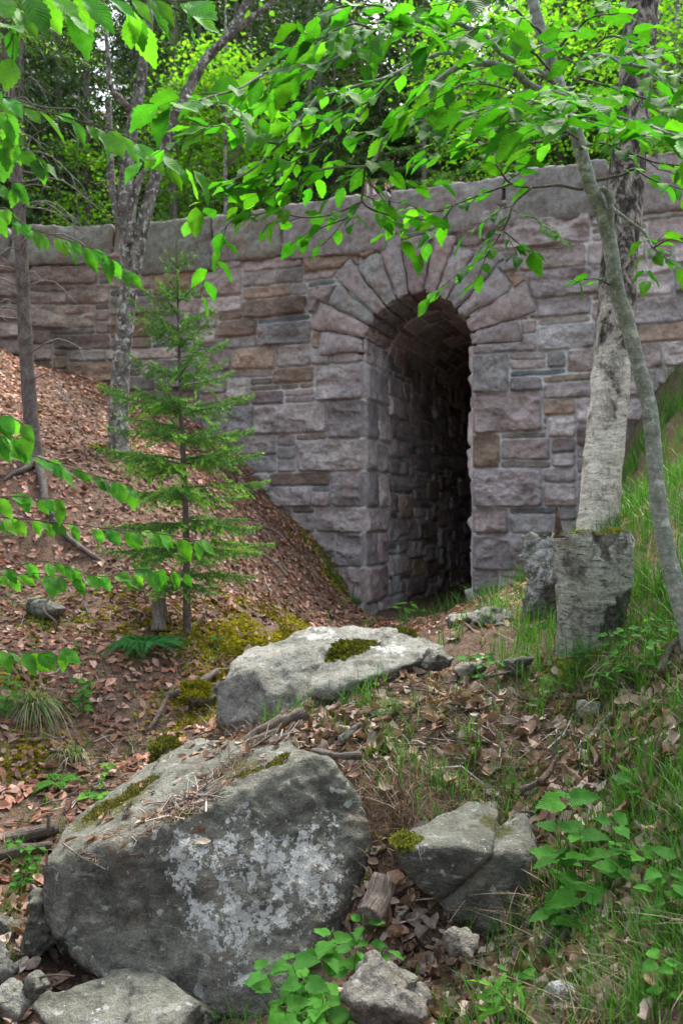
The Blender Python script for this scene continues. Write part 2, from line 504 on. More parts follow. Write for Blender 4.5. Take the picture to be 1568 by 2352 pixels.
CP += [(830, 1765, 3.28), (880, 1840, 3.08), (930, 1880, 2.95), (1040, 1842, 3.14), (1260, 1830, 3.1), (1290, 1960, 2.85), (1280, 2090, 2.62), (660, 1705, 3.62), (560, 1700, 3.8)]
cw = np.array([W(*c) for c in CP])
extra = np.array([(0.35, 7.0, 0.32), (0.7, 6.2, 0.5), (-0.9, 3.35, 0.05), (0.0, 2.9, 0.2), (-8, 8, 3.6), (-8, 3, 2.2), (8, 8, 4.4), (8, 3, 2.6), (-8, 0, 1.0), (0, 0, 0.05), (3, 0, 0.9), (8, 0, 1.6),
                  (0, -8, 0), (-8, -8, 0.6), (8, -8, 1.2), (-8, 13, 4.4), (8, 10, 4.6), (5, 8.6, 3.9), (-2.5, 1, 0.1), (-5, 11.9, 3.9), (-4, 5, 1.6), (-4, 8, 2.9)])
cw = np.concatenate([cw, extra])


def _tps(r):
    return r * r * np.log(r + 1e-9)


_n = len(cw)
_K = _tps(np.linalg.norm(cw[:, None, :2] - cw[None, :, :2], axis=2)) + np.eye(_n) * 0.03
_Pm = np.concatenate([np.ones((_n, 1)), cw[:, :2]], 1)
_Am = np.zeros((_n + 3, _n + 3)); _Am[:_n, :_n] = _K; _Am[:_n, _n:] = _Pm; _Am[_n:, :_n] = _Pm.T
_sol = np.linalg.solve(_Am, np.concatenate([cw[:, 2], np.zeros(3)]))


def rbf(x, y):
    x = np.clip(x, -8, 8); y = np.clip(y, -8, 13)
    out = np.empty(len(x))
    for a in range(0, len(x), 20000):
        q = np.stack([x[a:a + 20000], y[a:a + 20000]], 1)
        k = _tps(np.linalg.norm(q[:, None] - cw[None, :, :2], axis=2))
        out[a:a + 20000] = k @ _sol[:_n] + _sol[_n] + q @ _sol[_n + 1:]
    return out


def hill(n, s):
    return 5.0 + 0.16 * np.clip(n - 7.4, 0, 60) + 0.46 * np.clip(n - 13, 0, 52) + 0.5 * nz2(s, n, 0.12, 3, 5) * sstep(n, 8, 14)


def ground_z(x, y):
    x = np.atleast_1d(np.asarray(x, float)); y = np.atleast_1d(np.asarray(y, float))
    s, n = wall_sn(x, y)
    z = rbf(x, y)
    z = z + 0.05 * nz2(x, y, 1.7, 3, 1) + 0.018 * nz2(x, y, 8.0, 3, 2)
    floor = 0.26 + 0.04 * nz2(x, y, 2.0, 3, 3)
    z = np.where(n > 0.25, np.minimum(z, floor), z)
    z = np.where((s > -0.15) & (s < OPEN_W + 0.15) & (n > -0.6), z * (1 - sstep(n, -0.6, 0)) + floor * sstep(n, -0.6, 0), z)
    return np.where(n > 7.2, hill(n, s), z)


def gz(x, y): return float(ground_z([x], [y])[0])


def on_ground(X, Y, d):
    p = W(X, Y, d); p[2] = gz(p[0], p[1]); return p


def stretch(lo, hi, step, far_lo, far_hi):
    c = np.arange(lo, hi + step / 2, step)
    a = [c[0]]; g = step
    while a[-1] > far_lo: g *= 1.22; a.append(a[-1] - g)
    b = [c[-1]]; g = step
    while b[-1] < far_hi: g *= 1.22; b.append(b[-1] + g)
    return np.concatenate([a[::-1][:-1], c, b[1:]])


gx = stretch(-5.5, 4.6, 0.037, -160, 160)
gy = np.concatenate([stretch(1.3, 6.0, 0.035, -100, 1.4)[:-0 or None], np.arange(6.05, 12.9, 0.06), stretch(13.0, 13.4, 0.1, 13, 220)])
gy = np.unique(gy)
GX, GY = np.meshgrid(gx, gy, indexing='ij')
fx, fy = GX.ravel(), GY.ravel()
fz = ground_z(fx, fy)


def blob(x, y, X, Y, d, r):
    p = W(X, Y, d); return np.exp(-((x - p[0]) ** 2 + (y - p[1]) ** 2) / (r * r))


mossy = 0 * fx
for b in [(620, 1450, 6.4, .35), (560, 1480, 6.0, .3), (480, 1580, 5.2, .3), (660, 1430, 7.0, .25), (470, 1620, 5.0, .25), (760, 1340, 10.6, .35), (820, 1400, 10.6, .25),
          (690, 1230, 10.6, .35), (640, 1160, 11, .4), (250, 1060, 8.4, .3), (130, 1390, 5.9, .3), (60, 1560, 5.0, .3), (1500, 1400, 4.2, .5), (1540, 1000, 7.5, .9), (40, 1980, 3.5, .4),
          (350, 1290, 6.8, .3), (1330, 1560, 3.9, .2), (20, 1720, 4.4, .35), (400, 1420, 6, .2), (950, 1420, 9.8, .5), (1500, 1950, 2.3, .35)]:
    mossy = np.maximum(mossy, blob(fx, fy, *b) * 0.62)
_, fn = wall_sn(fx, fy)
red = np.maximum(blob(fx, fy, 100, 1150, 7.2, 1.3), blob(fx, fy, 150, 1250, 6.8, .8)) * 0.5
tint = np.stack([red, mossy, 0 * red], 1)
terrain = mesh_obj('terrain', np.stack([fx, fy, fz], 1), grid_faces(len(gx), len(gy))[:, ::-1], M['ground'], None, True, tint)
terrain['kind'] = 'structure'
terrain['label'] = 'brown forest floor rising on both sides of a gully to the bridge'

# ================================================================== THE BRIDGE
bridge = thing('stone_bridge', 'long curved bridge wall of pinkish grey granite blocks with a narrow round arched tunnel', 'bridge', wall(0.7, 0.2, 0.0))

PAL = np.array([(0.34, 0.275, 0.25), (0.30, 0.262, 0.25), (0.39, 0.335, 0.31), (0.31, 0.225, 0.165), (0.235, 0.17, 0.13), (0.235, 0.18, 0.17), (0.285, 0.268, 0.25), (0.44, 0.385, 0.35)]) * np.array((0.97, 0.98, 1.05))
PALP = np.array([.22, .18, .17, .09, .07, .11, .09, .07])
SLATE = np.array([(0.135, 0.165, 0.18), (0.17, 0.18, 0.19), (0.21, 0.17, 0.14), (0.25, 0.23, 0.22), (0.19, 0.16, 0.15)])
MORTAR = np.array((0.52, 0.525, 0.53))


def pack(ncol, rows, blocked, pre, seed):
    """random ashlar on a grid of small cells -> id map and rectangles (c0,c1,r0,r1)"""
    rg = random.Random(seed)
    nr = len(rows) - 1
    ID = -np.ones((ncol, nr), int); ID[blocked] = -2
    rects = []

    def put(c0, c1, r0, r1):
        ID[c0:c1, r0:r1] = len(rects); rects.append((c0, c1, r0, r1))
    for q in pre: put(*q)
    for r in range(nr):
        for c in range(ncol):
            if ID[c, r] != -1: continue
            k = rg.random()
            if k < 0.30: h, w = rg.randint(3, 4), rg.randint(10, 22)
            elif k < 0.72: h, w = rg.randint(2, 3), rg.randint(8, 18)
            else: h, w = 1, rg.randint(5, 12)
            av = 0
            while c + av < ncol and ID[c + av, r] == -1 and av < 24: av += 1
            if w > av or av - w <= 2: w = av if av <= 21 else w
            h = min(h, nr - r)
            hh = 1
            while hh < h and np.all(ID[c:c + w, r + hh] == -1): hh += 1
            if w < 1.9 * hh: hh = max(1, int(w / 1.9))
            if hh == 1 and w > 13: w = 13 if av > 16 else w
            put(c, c + w, r, r + hh)
    return ID, rects


def stone_field(a, b, cols, rows, ID, rects, seed, extra_d=None, amp=1.0, soft=None, gap=0.008):
    """height and colour of squared rubble at the points (a,b)"""
    n = len(a); rg = np.random.RandomState(seed)
    wob = 0.011
    aw = a + wob * noise(np.stack([a * 3, b * 3, 0 * a], 1), seed) + 0.006 * noise(np.stack([a * 11, b * 11, 0 * a], 1), seed + 1)
    bw = b + wob * noise(np.stack([a * 2.2, b * 4, 0 * a + 9], 1), seed + 2) + 0.005 * noise(np.stack([a * 12, b * 12, 0 * a], 1), seed + 3)
    ci = np.clip(np.searchsorted(cols, aw, 'right') - 1, 0, len(cols) - 2)
    ri = np.clip(np.searchsorted(rows, bw, 'right') - 1, 0, len(rows) - 2)
    sid = ID[ci, ri]
    rc = np.array(rects)
    m = len(rc)
    k = np.clip(sid, 0, None)
    c0, c1, r0, r1 = cols[rc[:, 0]], cols[rc[:, 1]], rows[rc[:, 2]], rows[rc[:, 3]]
    hw, hh = (c1 - c0) / 2, (r1 - r0) / 2
    slant = rg.uniform(-0.07, 0.07, m) * (hh > 0.1)
    la = aw - ((c0 + c1) / 2)[k]; lb = bw - ((r0 + r1) / 2)[k]
    ex = hw[k] - np.abs(la) - np.abs(slant[k]) * hh[k] * 0.5 + slant[k] * lb * np.sign(la)
    ey = hh[k] - np.abs(lb)
    d = -np.log(np.exp(-ex * 60) + np.exp(-ey * 60)) / 60
    if extra_d is not None: d = np.minimum(d, extra_d)
    d = np.where(sid < 0, -1, d)
    big = np.clip(np.minimum(hw, hh) / 0.16, 0.12, 1.0)
    base = rg.uniform(0.012, 0.045, m) * (0.35 + 0.65 * big)
    off = rg.uniform(0, 50, (m, 2))
    P = np.stack([a * 4.5 + off[k, 0], b * 5.5 + off[k, 1], 0 * a], 1)
    f1 = fbm(P, 6, seed + 5, 0.62)
    ridge = 1 - np.abs(noise(P * 0.9 + 31, seed + 8)) * 2
    tl = rg.uniform(-1, 1, (m, 2)) * 0.05
    dome = 1 - np.exp(-np.clip(d, 0, 1) / (0.05 * big[k] + 0.01))
    f2 = noise(P * np.array([0.55, 0.8, 1]) + 5, seed + 15)
    lip = sstep(-lb / hh[k], -0.2, 0.75) * (0.4 + 0.6 * sstep(f2, -0.5, 0.4))      # rock faces swell towards their lower edge
    h = base[k] + (0.042 * f1 + 0.022 * ridge + 0.03 * np.abs(f2)) * big[k] * amp + (tl[k, 0] * la + tl[k, 1] * lb) * big[k] + (0.012 * dome + 0.026 * lip) * big[k] * amp
    h = np.maximum(h, 0.006)
    e = sstep(d, gap, gap + 0.012)
    if soft is not None: e = e * soft
    mort = 0.003 * fbm(np.stack([a * 25, b * 25, 0 * a], 1), 2, seed + 6)
    H = mort * (1 - e) + h * e
    ch = np.array([PAL[rg.choice(len(PAL), p=PALP)] if q > 0.28 else SLATE[rg.randint(len(SLATE))] for q in big]) * rg.uniform(0.78, 1.2, (m, 1))
    ch = np.where((hh < 0.075)[:, None] & (rg.rand(m, 1) < 0.6), SLATE[rg.randint(0, len(SLATE), m)] * 1.05, ch)
    cc = ch[k] * (1 + 0.22 * fbm(np.stack([a * 3 + off[k, 0], b * 3, 0 * a], 1), 3, seed + 9))[:, None]
    cm = sstep(d, gap - 0.004, gap + 0.006)[:, None]
    mc = MORTAR * (1 + 0.18 * fbm(np.stack([a * 5, b * 5, 0 * a], 1), 3, seed + 4))[:, None]
    return H, cc * cm + mc * (1 - cm)


# --- arch ring: 13 wedge stones
NV = 13
VA = np.linspace(PI * 1.0, 0.0, NV + 1)
VA[1:-1] += rs.uniform(-0.025, 0.025, NV - 1)
VR = np.array([.62, .78, .68, .80, .66, .76, .70, .74, .64, .80, .66, .82, .60]) + RAD
CEN = (RAD, SPRING)


def ring_outer(a, b):
    r = np.hypot(a - CEN[0], b - CEN[1]); th = np.arctan2(b - CEN[1], a - CEN[0])
    i = np.clip(np.searchsorted(-VA, -th, 'right') - 1, 0, NV - 1)
    return r, np.where(b > SPRING, r - VR[i], np.hypot(np.maximum(np.abs(a - CEN[0]) - 99, 0), 0) + 99)


# --- facade
rows = [-0.1]
rg0 = random.Random(5)
while rows[-1] < 5.42: rows.append(rows[-1] + rg0.uniform(0.070, 0.112))
rows = np.array(rows)
CU = 0.056
cl = -np.arange(0, 17, CU)[::-1]; cr = OPEN_W + np.arange(0, 12, CU)
om = np.linspace(0, OPEN_W, 26)
cols = np.concatenate([cl, om[1:-1], cr])
jl = len(cl) - 1; jr = len(cl) + 24
blocked = np.zeros((len(cols) - 1, len(rows) - 1), bool)
rsp = int(np.searchsorted(rows, SPRING))
blocked[jl:jr, :rsp] = True
pre = []; quoin_h = []
r = 0; flip = 0
while r < rsp - 1:
    hq = min(rg0.choice([4, 4, 5, 5]), rsp - r)
    wl = [7, 15, 8, 13][flip % 4] + rg0.randint(-1, 2)
    wr = [14, 7, 16, 8][flip % 4] + rg0.randint(-1, 2)
    if hq >= 2:
        pre.append((jl - wl, jl, r, r + hq)); pre.append((jr, jr + wr, r, r + hq))
    r += hq; flip += 1; quoin_h.append(hq)
ID, rects = pack(len(cols) - 1, rows, blocked, pre, 21)
sa = np.concatenate([np.arange(-16, -5.3, 0.08), np.linspace(-5.3, 0, 410)[:-1], np.linspace(0, OPEN_W, 110)[:-1], np.linspace(OPEN_W, 4.1, 205)[:-1], np.arange(4.1, 11, 0.08)])
zb = np.linspace(-0.05, 5.36, 412)
AA, BB = np.meshgrid(sa, zb, indexing='ij'); a, b = AA.ravel(), BB.ravel()
rr, rout = ring_outer(a, b)
below = b < SPRING
dj = np.where(below, np.maximum(-a, a - OPEN_W), 9)          # distance from the jamb edges
soft = np.where(below, sstep(dj, -0.001, 0.03), 1.0)
H, Cc = stone_field(a, b, cols, rows, ID, rects, 3, rout - 0.004, amp=1.3, soft=None)
_, Cj = stone_field(np.where(below & (dj < .035), np.where(a < .7, -.05, OPEN_W + .05), a), b, cols, rows, ID, rects, 3, rout - 0.004, amp=1.3)
Cc = np.where((below & (dj < .035))[:, None], Cj, Cc)
# jamb stones have no mortar on the open edge, they just round off there
H = np.where(below & (dj < 0.05), np.maximum(H, 0.028 + 0.02 * noise(np.stack([a * 9, b * 9, 0 * a], 1), 4)) * soft, H)
H = np.where(np.abs(dj) < 1e-6, 0, H)
fc = grid_faces(len(sa), len(zb))
ca, cb = a[fc].mean(1), b[fc].mean(1)
keep = ~((ca > 0) & (ca < OPEN_W) & (cb < SPRING)) & ~((np.hypot(ca - CEN[0], cb - CEN[1]) < RAD + 0.06) & (cb >= SPRING - 0.02))
Cc = Cc * (1 - sstep(-a, 1.2, 3.6)[:, None] * np.array((.16, .22, .30))) * (1 + .12 * sstep(a, 0.6, 1.8))[:, None]  # browner left wing; tree shade there and light on the right painted in too
# dark water stains and lichen below the coping
Cc = Cc * (1 - 0.35 * sstep(nz2(a, b * 0.6, 1.1, 4, 8), 0.1, 0.6) * sstep(b, 2.0, 5.0))[:, None]
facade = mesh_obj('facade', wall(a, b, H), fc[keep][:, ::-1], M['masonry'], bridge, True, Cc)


def block(dims, res, rnd, amp, fs, seed, mapf, hmod=None):
    """rounded rough block in box coordinates (0..dims) mapped by mapf -> V,F"""
    dims = np.array(dims, float); half = dims / 2
    Vs, Fs, n = [], [], 0
    for ax in range(3):
        u, v = (ax + 1) % 3, (ax + 2) % 3
        nu, nv = max(2, int(dims[u] / res) + 2), max(2, int(dims[v] / res) + 2)
        U, Vv = np.meshgrid(np.linspace(-half[u], half[u], nu), np.linspace(-half[v], half[v], nv), indexing='ij')
        for sg in (-1, 1):
            p = np.zeros((nu * nv, 3)); p[:, u] = U.ravel(); p[:, v] = Vv.ravel(); p[:, ax] = sg * half[ax]
            f = grid_faces(nu, nv)
            Vs.append(p); Fs.append((f if sg > 0 else f[:, ::-1]) + n); n += nu * nv
    P = np.concatenate(Vs); Fq = np.concatenate(Fs)
    key = np.round(P, 5)
    _, ui, inv = np.unique(key, axis=0, return_index=True, return_inverse=True)
    P = P[ui]; Fq = inv.ravel()[Fq]
    inner = np.clip(P, -half + rnd, half - rnd)
    d = P - inner; L = np.linalg.norm(d, axis=1)[:, None] + 1e-9
    nrm = d / L
    P = inner + nrm * rnd
    P = P + nrm * (amp * fbm(P * fs + seed * 7.7, 5, seed, 0.55))[:, None]
    if hmod is not None: P = hmod(P, half)
    P = P + half
    return mapf(P), Fq


def bulge(k):
    def f(P, half):
        w = np.clip(1 - (np.abs(P[:, 0]) / half[0]) ** 4, 0, 1) * np.clip(1 - (np.abs(P[:, 1]) / half[1]) ** 4, 0, 1)
        P = P.copy(); P[:, 2] += np.where(P[:, 2] > 0, k * w, 0); return P
    return f


rv = np.random.RandomState(8)
VCOL = [1, 0, 6, 1, 6, 1, 5, 0, 1, 6, 1, 0, 1]
for i in range(NV):
    t1, t0 = VA[i], VA[i + 1]
    mid = (t0 + t1) / 2; r0, r1 = RAD - 0.012, VR[i] - 0.006
    g = 0.012

    def mp(P, t0=t0, t1=t1, r0=r0, r1=r1, D=(t1 - t0)):
        r = r0 + P[:, 1]
        f = P[:, 0] / WID
        th = t1 - g / r - f * (D - 2 * g / r)
        return wall(CEN[0] + r * np.cos(th), CEN[1] + r * np.sin(th), P[:, 2] - 0.95)
    WID = (t1 - t0) * (r0 + r1) / 2
    proud = 0.045 + (0.03 if i == 6 else 0) + rv.uniform(0, 0.02)
    V, Fq = block((WID, r1 - r0, 0.95 + proud), 0.024, 0.016, 0.04, 6.0, 30 + i, mp, bulge(0.03))
    tc = PAL[VCOL[i]] * rv.uniform(0.9, 1.15)
    V = V
    mesh_obj('voussoir', V, Fq[:, ::-1], M['masonry'], bridge, True, np.broadcast_to(tc, (len(V), 3)))

# --- coping stones
s = -16.0; k = 0
hs = {}
while s < 11:
    L = rv.uniform(1.05, 1.75)
    hz = rv.choice([0.40, 0.46, 0.56, 0.62, 0.66])
    if -4.2 < s < -1.0: hz = rv.choice([0.66, 0.74])

    def mp(P, s=s, hz=hz): return wall(s + P[:, 0], TOP - hz + P[:, 1], P[:, 2] - 0.50)
    V, Fq = block((L - 0.034, hz + rv.uniform(-0.015, 0.02), 0.50 + 0.07 + rv.uniform(-.01, .02)), 0.03 if -6 < s < 4 else 0.12, 0.022, 0.05, 4.5, 60 + k, mp, bulge(0.02))
    tc = np.array([(0.25, 0.235, 0.225), (0.22, 0.21, 0.20), (0.28, 0.25, 0.24), (0.24, 0.215, 0.21)][k % 4])
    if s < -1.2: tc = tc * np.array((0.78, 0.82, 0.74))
    mesh_obj('coping_stone', V, Fq, M['masonry'], bridge, True, np.broadcast_to(tc, (len(V), 3)))
    s += L; k += 1
# mortar core behind the copings
V = []
ss = np.arange(-16, 11.01, 0.25)
core = np.concatenate([wall(ss, 4.9 + 0 * ss, -0.06), wall(ss, 5.6 + 0 * ss, -0.06), wall(ss, 5.6 + 0 * ss, -0.46), wall(ss, 4.9 + 0 * ss, -0.46)])
n = len(ss); q = []
for j in range(3):
    i = np.arange(n - 1); q.append(np.stack([i + j * n, i + 1 + j * n, i + 1 + (j + 1) * n, i + (j + 1) * n], 1))
mesh_obj('parapet_core', core, np.concatenate(q), M['masonry'], bridge, False, np.broadcast_to(MORTAR * 0.9, (len(core), 3)))

# --- tunnel lining: left wall, vault, right wall
tt = np.concatenate([[0.0, 0.006, 0.014, 0.026], np.arange(0.045, TUN_L, 0.026), [TUN_L]])
wl_h = SPRING + 0.05
per = 2 * wl_h + PI * RAD
pp = np.unique(np.concatenate([np.linspace(0, wl_h, 150), np.linspace(wl_h, wl_h + PI * RAD, 90), np.linspace(wl_h + PI * RAD, per, 120)]))
rows2 = [0.0] + [float(q) + 0.05 for q in rows if 0.02 < q + 0.05 < wl_h - 0.03]
while rows2[-1] < per: rows2.append(rows2[-1] + rg0.uniform(0.065, 0.105))
rows2 = np.array(rows2)
cols2 = np.concatenate([[0, .5, .95], np.arange(1.006, TUN_L + 0.2, 0.056)])
pre2 = []; wide = []
r = 0; fl = 0; nr2 = len(rows2) - 1
while r < nr2:
    hq = quoin_h[fl] if fl < len(quoin_h) else min(5, nr2 - r)
    if fl == 0: hq = max(1, hq - (len([q for q in rows if q + 0.05 <= 0.02]) - 1))
    hq = min(hq, nr2 - r)
    pre2.append((0, 1 + fl % 2, r, r + hq))
    if fl % 2 == 0: pre2.append((1, 2, r, r + hq))
    wide.append((rows2[r + hq], .5 if fl % 2 == 0 else .95))
    r += hq; fl += 1
ID2, rects2 = pack(len(cols2) - 1, rows2, np.zeros((len(cols2) - 1, nr2), bool), pre2, 33)
TT, PP = np.meshgrid(tt, pp, indexing='ij'); t_, p_ = TT.ravel(), PP.ravel()
soft2 = sstep(t_, 0.0, 0.03)
H2, C2 = stone_field(t_ + 0.0, p_, cols2, rows2, ID2, rects2, 13, amp=0.7)
_, Cj = stone_field(np.maximum(t_, .05), p_, cols2, rows2, ID2, rects2, 13, amp=0.7)
C2 = np.where((t_ < .05)[:, None], Cj, C2)
# the corner stones turn the corner: the same block shows in the face and in the reveal
wd = np.array([q[1] for q in wide])[np.clip(np.searchsorted([q[0] for q in wide], p_), 0, len(wide) - 1)]
_, Cf = stone_field(0 * t_ - .06, p_ - .05, cols, rows, ID, rects, 3, amp=1.3)
turn = (t_ < wd - .012) & (p_ < wl_h - .08)
C2 = np.where(turn[:, None], Cf / 1.3 * (1 + .2 * fbm(np.stack([t_ * 6, p_ * 6, 0 * t_], 1), 4, 71))[:, None], C2)
invault = (p_ > wl_h) & (p_ < wl_h + PI * RAD)
H2 = np.where(t_ < 0.05, np.maximum(H2, 0.02) * soft2, H2)
H2 = np.where(invault & (t_ < 0.96), -0.03, H2 * np.where(invault, 0.6, 1))
# lime streaks that ran down the lower wall
zc = np.where(p_ < wl_h, p_ - 0.05, 3)
streak = sstep(noise(np.stack([t_ * 4.2, zc * 0.35, 0 * t_], 1), 77), 0.25, 0.6) * sstep(1.9 - zc, 0, 0.5) * (t_ > 0.9) * (p_ < wl_h)
C2 = C2 * (1 - 0.6 * streak[:, None]) + np.array((0.60, 0.63, 0.64)) * 0.6 * streak[:, None]
C2 = C2 * 1.45  # soft light from the opening put into the lining's colour
ang = np.clip((p_ - wl_h) / RAD, 0, PI)
rad = RAD - H2
sx = CEN[0] - rad * np.cos(ang)
zz = np.where(p_ < wl_h, p_ - 0.05, np.where(invault, SPRING + rad * np.sin(ang), SPRING - (p_ - wl_h - PI * RAD)))
mesh_obj('tunnel_lining', wall(sx, zz, -t_), grid_faces(len(tt), len(pp))[:, ::-1], M['masonry'], bridge, True, C2)

# --- carriage road on top
ss = np.arange(-16, 11.01, 0.5); nn = np.linspace(0.44, 7.6, 16)
SS, NN = np.meshgrid(ss, nn, indexing='ij')
road = mesh_obj('road', wall(SS.ravel(), 5.09 + 0.012 * nz2(SS.ravel(), NN.ravel(), 1.5, 2, 4), -NN.ravel()), grid_faces(len(ss), len(nn)), M['gravel'])
tag(road, 'gravel carriage road running over the bridge behind its parapet', kind='structure')

# ================================================================== ROCKS
def hull_mesh(P, voxel, smooth_n):
    bm = bmesh.new()
    for grp in (P if isinstance(P, list) else [P]):
        vs = [bm.verts.new([float(c) for c in q]) for q in grp]
        r = bmesh.ops.convex_hull(bm, input=vs)
        bmesh.ops.delete(bm, geom=[g for g in set(r['geom_interior'] + r['geom_unused']) if isinstance(g, bmesh.types.BMVert)], context='VERTS')
    bmesh.ops.recalc_face_normals(bm, faces=bm.faces)
    me = bpy.data.meshes.new('tmp_hull'); bm.to_mesh(me); bm.free()
    o = bpy.data.objects.new('tmp_hull', me); COL.objects.link(o)
    md = o.modifiers.new('remesh', 'REMESH'); md.mode = 'VOXEL'; md.voxel_size = voxel
    dg = bpy.context.evaluated_depsgraph_get(); ev = o.evaluated_get(dg); m2 = ev.to_mesh()
    n = len(m2.vertices); V = np.empty(n * 3); m2.vertices.foreach_get('co', V); V = V.reshape(-1, 3).copy()
    nf = len(m2.polygons); fl = np.empty(len(m2.loops), np.int32); m2.loops.foreach_get('vertex_index', fl)
    Fq = fl.reshape(nf, 4).astype(np.int64)
    ed = np.empty(len(m2.edges) * 2, np.int32); m2.edges.foreach_get('vertices', ed); ed = ed.reshape(-1, 2)
    ev.to_mesh_clear(); bpy.data.objects.remove(o); bpy.data.meshes.remove(me)
    for _ in range(smooth_n):
        acc = np.zeros_like(V); cnt = np.zeros(n)
        np.add.at(acc, ed[:, 0], V[ed[:, 1]]); np.add.at(acc, ed[:, 1], V[ed[:, 0]])
        np.add.at(cnt, ed[:, 0], 1); np.add.at(cnt, ed[:, 1], 1)
        V = V * 0.4 + 0.6 * acc / cnt[:, None]
    return V, Fq


def vnormals(V, Fq):
    a = V[Fq[:, 2]] - V[Fq[:, 0]]; b = V[Fq[:, 3 if Fq.shape[1] == 4 else 1]] - V[Fq[:, 1 if Fq.shape[1] == 4 else 0]]
    fn = np.cross(a, b); N = np.zeros_like(V)
    for k in range(Fq.shape[1]): np.add.at(N, Fq[:, k], fn)
    return N / (np.linalg.norm(N, axis=1)[:, None] + 1e-12)


def rock(name, label, cat, P, voxel=0.02, sm=4, amp=0.03, fs=3.0, mat='rock', seed=0, group=None, lich=(), green=(), cracks=(), facet=0.8):
    V, Fq = hull_mesh(P, voxel, sm)
    N = vnormals(V, Fq)
    q = V + seed * 5.1
    d = amp * (fbm(q * fs, 5, seed, 0.55) + 0.55 * (1 - 2 * np.abs(noise(q * fs * 0.8 + 9, seed + 3)))) + amp * 0.25 * fbm(q * fs * 6, 3, seed + 7)
    lay = np.sin((q[:, 2] * 0.9 + q[:, 0] * 0.5 + 0.15 * noise(q * 2, seed + 5)) * 38) * noise(q * 2.5, seed + 6)
    d = d + amp * 0.14 * lay
    # broken planes: each cell of the stone is cut along its own slightly tilted face
    rg = np.random.RandomState(seed + 500)
    ext = V.max(0) - V.min(0); nc = 26
    cc_ = V[rg.randint(0, len(V), nc)]; gg = rg.normal(0, 1, (nc, 3)); oo = rg.uniform(-1, 1, nc)
    qq = V + 0.06 * ext.mean() * np.stack([fbm(V * 4 / ext.mean() + 3 * k, 3, seed + k) for k in range(3)], 1)
    ci = ((qq[:, None] - cc_[None]) ** 2).sum(2).argmin(1)
    fac = ((V - cc_[ci]) * gg[ci]).sum(1) / ext.mean() * 2.2 + oo[ci] * .35
    d = d + facet * amp * np.clip(fac, -1, 1) + 0.10 * amp * fbm(q * fs * 16, 2, seed + 9)
    for (n, off, wd, dep) in cracks:
        t = (V @ np.asarray(n)) - off + 0.02 * fbm(V * 7, 3, seed + 11)
        d = d - dep * np.exp(-(t / wd) ** 2)
    V = V + N * d[:, None]
    ti = np.zeros_like(V)
    for (c, r) in lich: ti[:, 0] = np.maximum(ti[:, 0], 0.92 * np.exp(-(np.linalg.norm((V - c), axis=1) / r) ** 4))
    for (c, r) in green: ti[:, 1] = np.maximum(ti[:, 1], 0.85 * np.exp(-(np.linalg.norm((V - c), axis=1) / r) ** 3) * sstep(N[:, 2], 0.1, 0.6))
    c = V.mean(0); c[2] = V[:, 2].min()
    o = mesh_obj(name, V, Fq, M[mat], None, True, ti, None, c)
    tag(o, label, cat, group)
    return o, V, vnormals(V, Fq)


def moss_on(parent, V, N, spots, per=3, size=0.011, upmin=0.25, seed=0, col=((0.10, 0.105, 0.02), (0.19, 0.18, 0.03), (0.07, 0.085, 0.02))):
    """a cushion of short tufts on the rock's own surface"""
    rg = np.random.RandomState(seed)
    w_ = np.zeros(len(V))
    for (c, r) in spots:
        w_ = np.maximum(w_, 1 - np.linalg.norm(V - np.asarray(c), axis=1) / r)
    w_ = np.where(w_ > 0, w_ + 0.45 * fbm(V * 9, 3, seed), -1)
    idx = np.where((w_ > 0.2) & (N[:, 2] > upmin))[0]
    if len(idx) < 3: return None
    idx = np.repeat(idx, per); n = len(idx)
    th = rg.uniform(0, 2 * PI, n)
    T = np.stack([np.cos(th), np.sin(th), np.zeros(n)], 1)
    B = V[idx] + rg.normal(0, 0.007, (n, 3)) * np.array([1, 1, 0.3])
    h = size * rg.uniform(0.6, 1.5, n) * np.clip(w_[idx] * 1.6, 0.5, 1.4)
    up = N[idx] * 0.6 + np.array([0, 0, 0.6]) + rg.normal(0, 0.35, (n, 3))
    up /= np.linalg.norm(up, axis=1)[:, None]
    w2 = (0.32 * size * rg.uniform(0.7, 1.3, n))[:, None]
    VV = np.stack([B - T * w2 * 1.6 - N[idx] * 0.004, B + T * w2 * 1.6 - N[idx] * 0.004, B + up * h[:, None] + T * w2, B + up * h[:, None] - T * w2], 1).reshape(-1, 3)
    Fq = np.arange(n * 4).reshape(-1, 4)
    cc = np.asarray(col)[rg.randint(0, len(col), n)] * rg.uniform(0.7, 1.35, (n, 1))
    return mesh_obj('moss', VV, Fq, M['moss'], parent, False, np.repeat(cc, 4, 0))


def PW(*t): return [W(*q) for q in t]


# the big foreground boulder
bp = PW((100, 1985, 2.90), (106, 2050, 2.88), (150, 1925, 3.1), (180, 1875, 3.3), (340, 1760, 3.6), (450, 1690, 3.75), (560, 1695, 3.6), (650, 1705, 3.4), (718, 1736, 3.0), (775, 1762, 3.02), (818, 1815, 3.02),
        (852, 1885, 2.98), (845, 2010, 2.95), (812, 2080, 2.88), (400, 1893, 2.84), (250, 1990, 2.82), (560, 1843, 2.90), (132, 2150, 2.82), (160, 2200, 2.78), (262, 2262, 2.72), (370, 2268, 2.68),
        (470, 2315, 2.64), (588, 2350, 2.60), (640, 2305, 2.62), (720, 2190, 2.73), (460, 2060, 2.78), (600, 2150, 2.74), (430, 1980, 2.82), (640, 1990, 2.89))
bp += [np.array(p) for p in [(-0.9, 3.6, 0.0), (-0.3, 3.7, 0.1), (0.05, 3.4, 0.15), (-1.0, 3.1, 0.0), (-.3, 2.85, -.1)]]
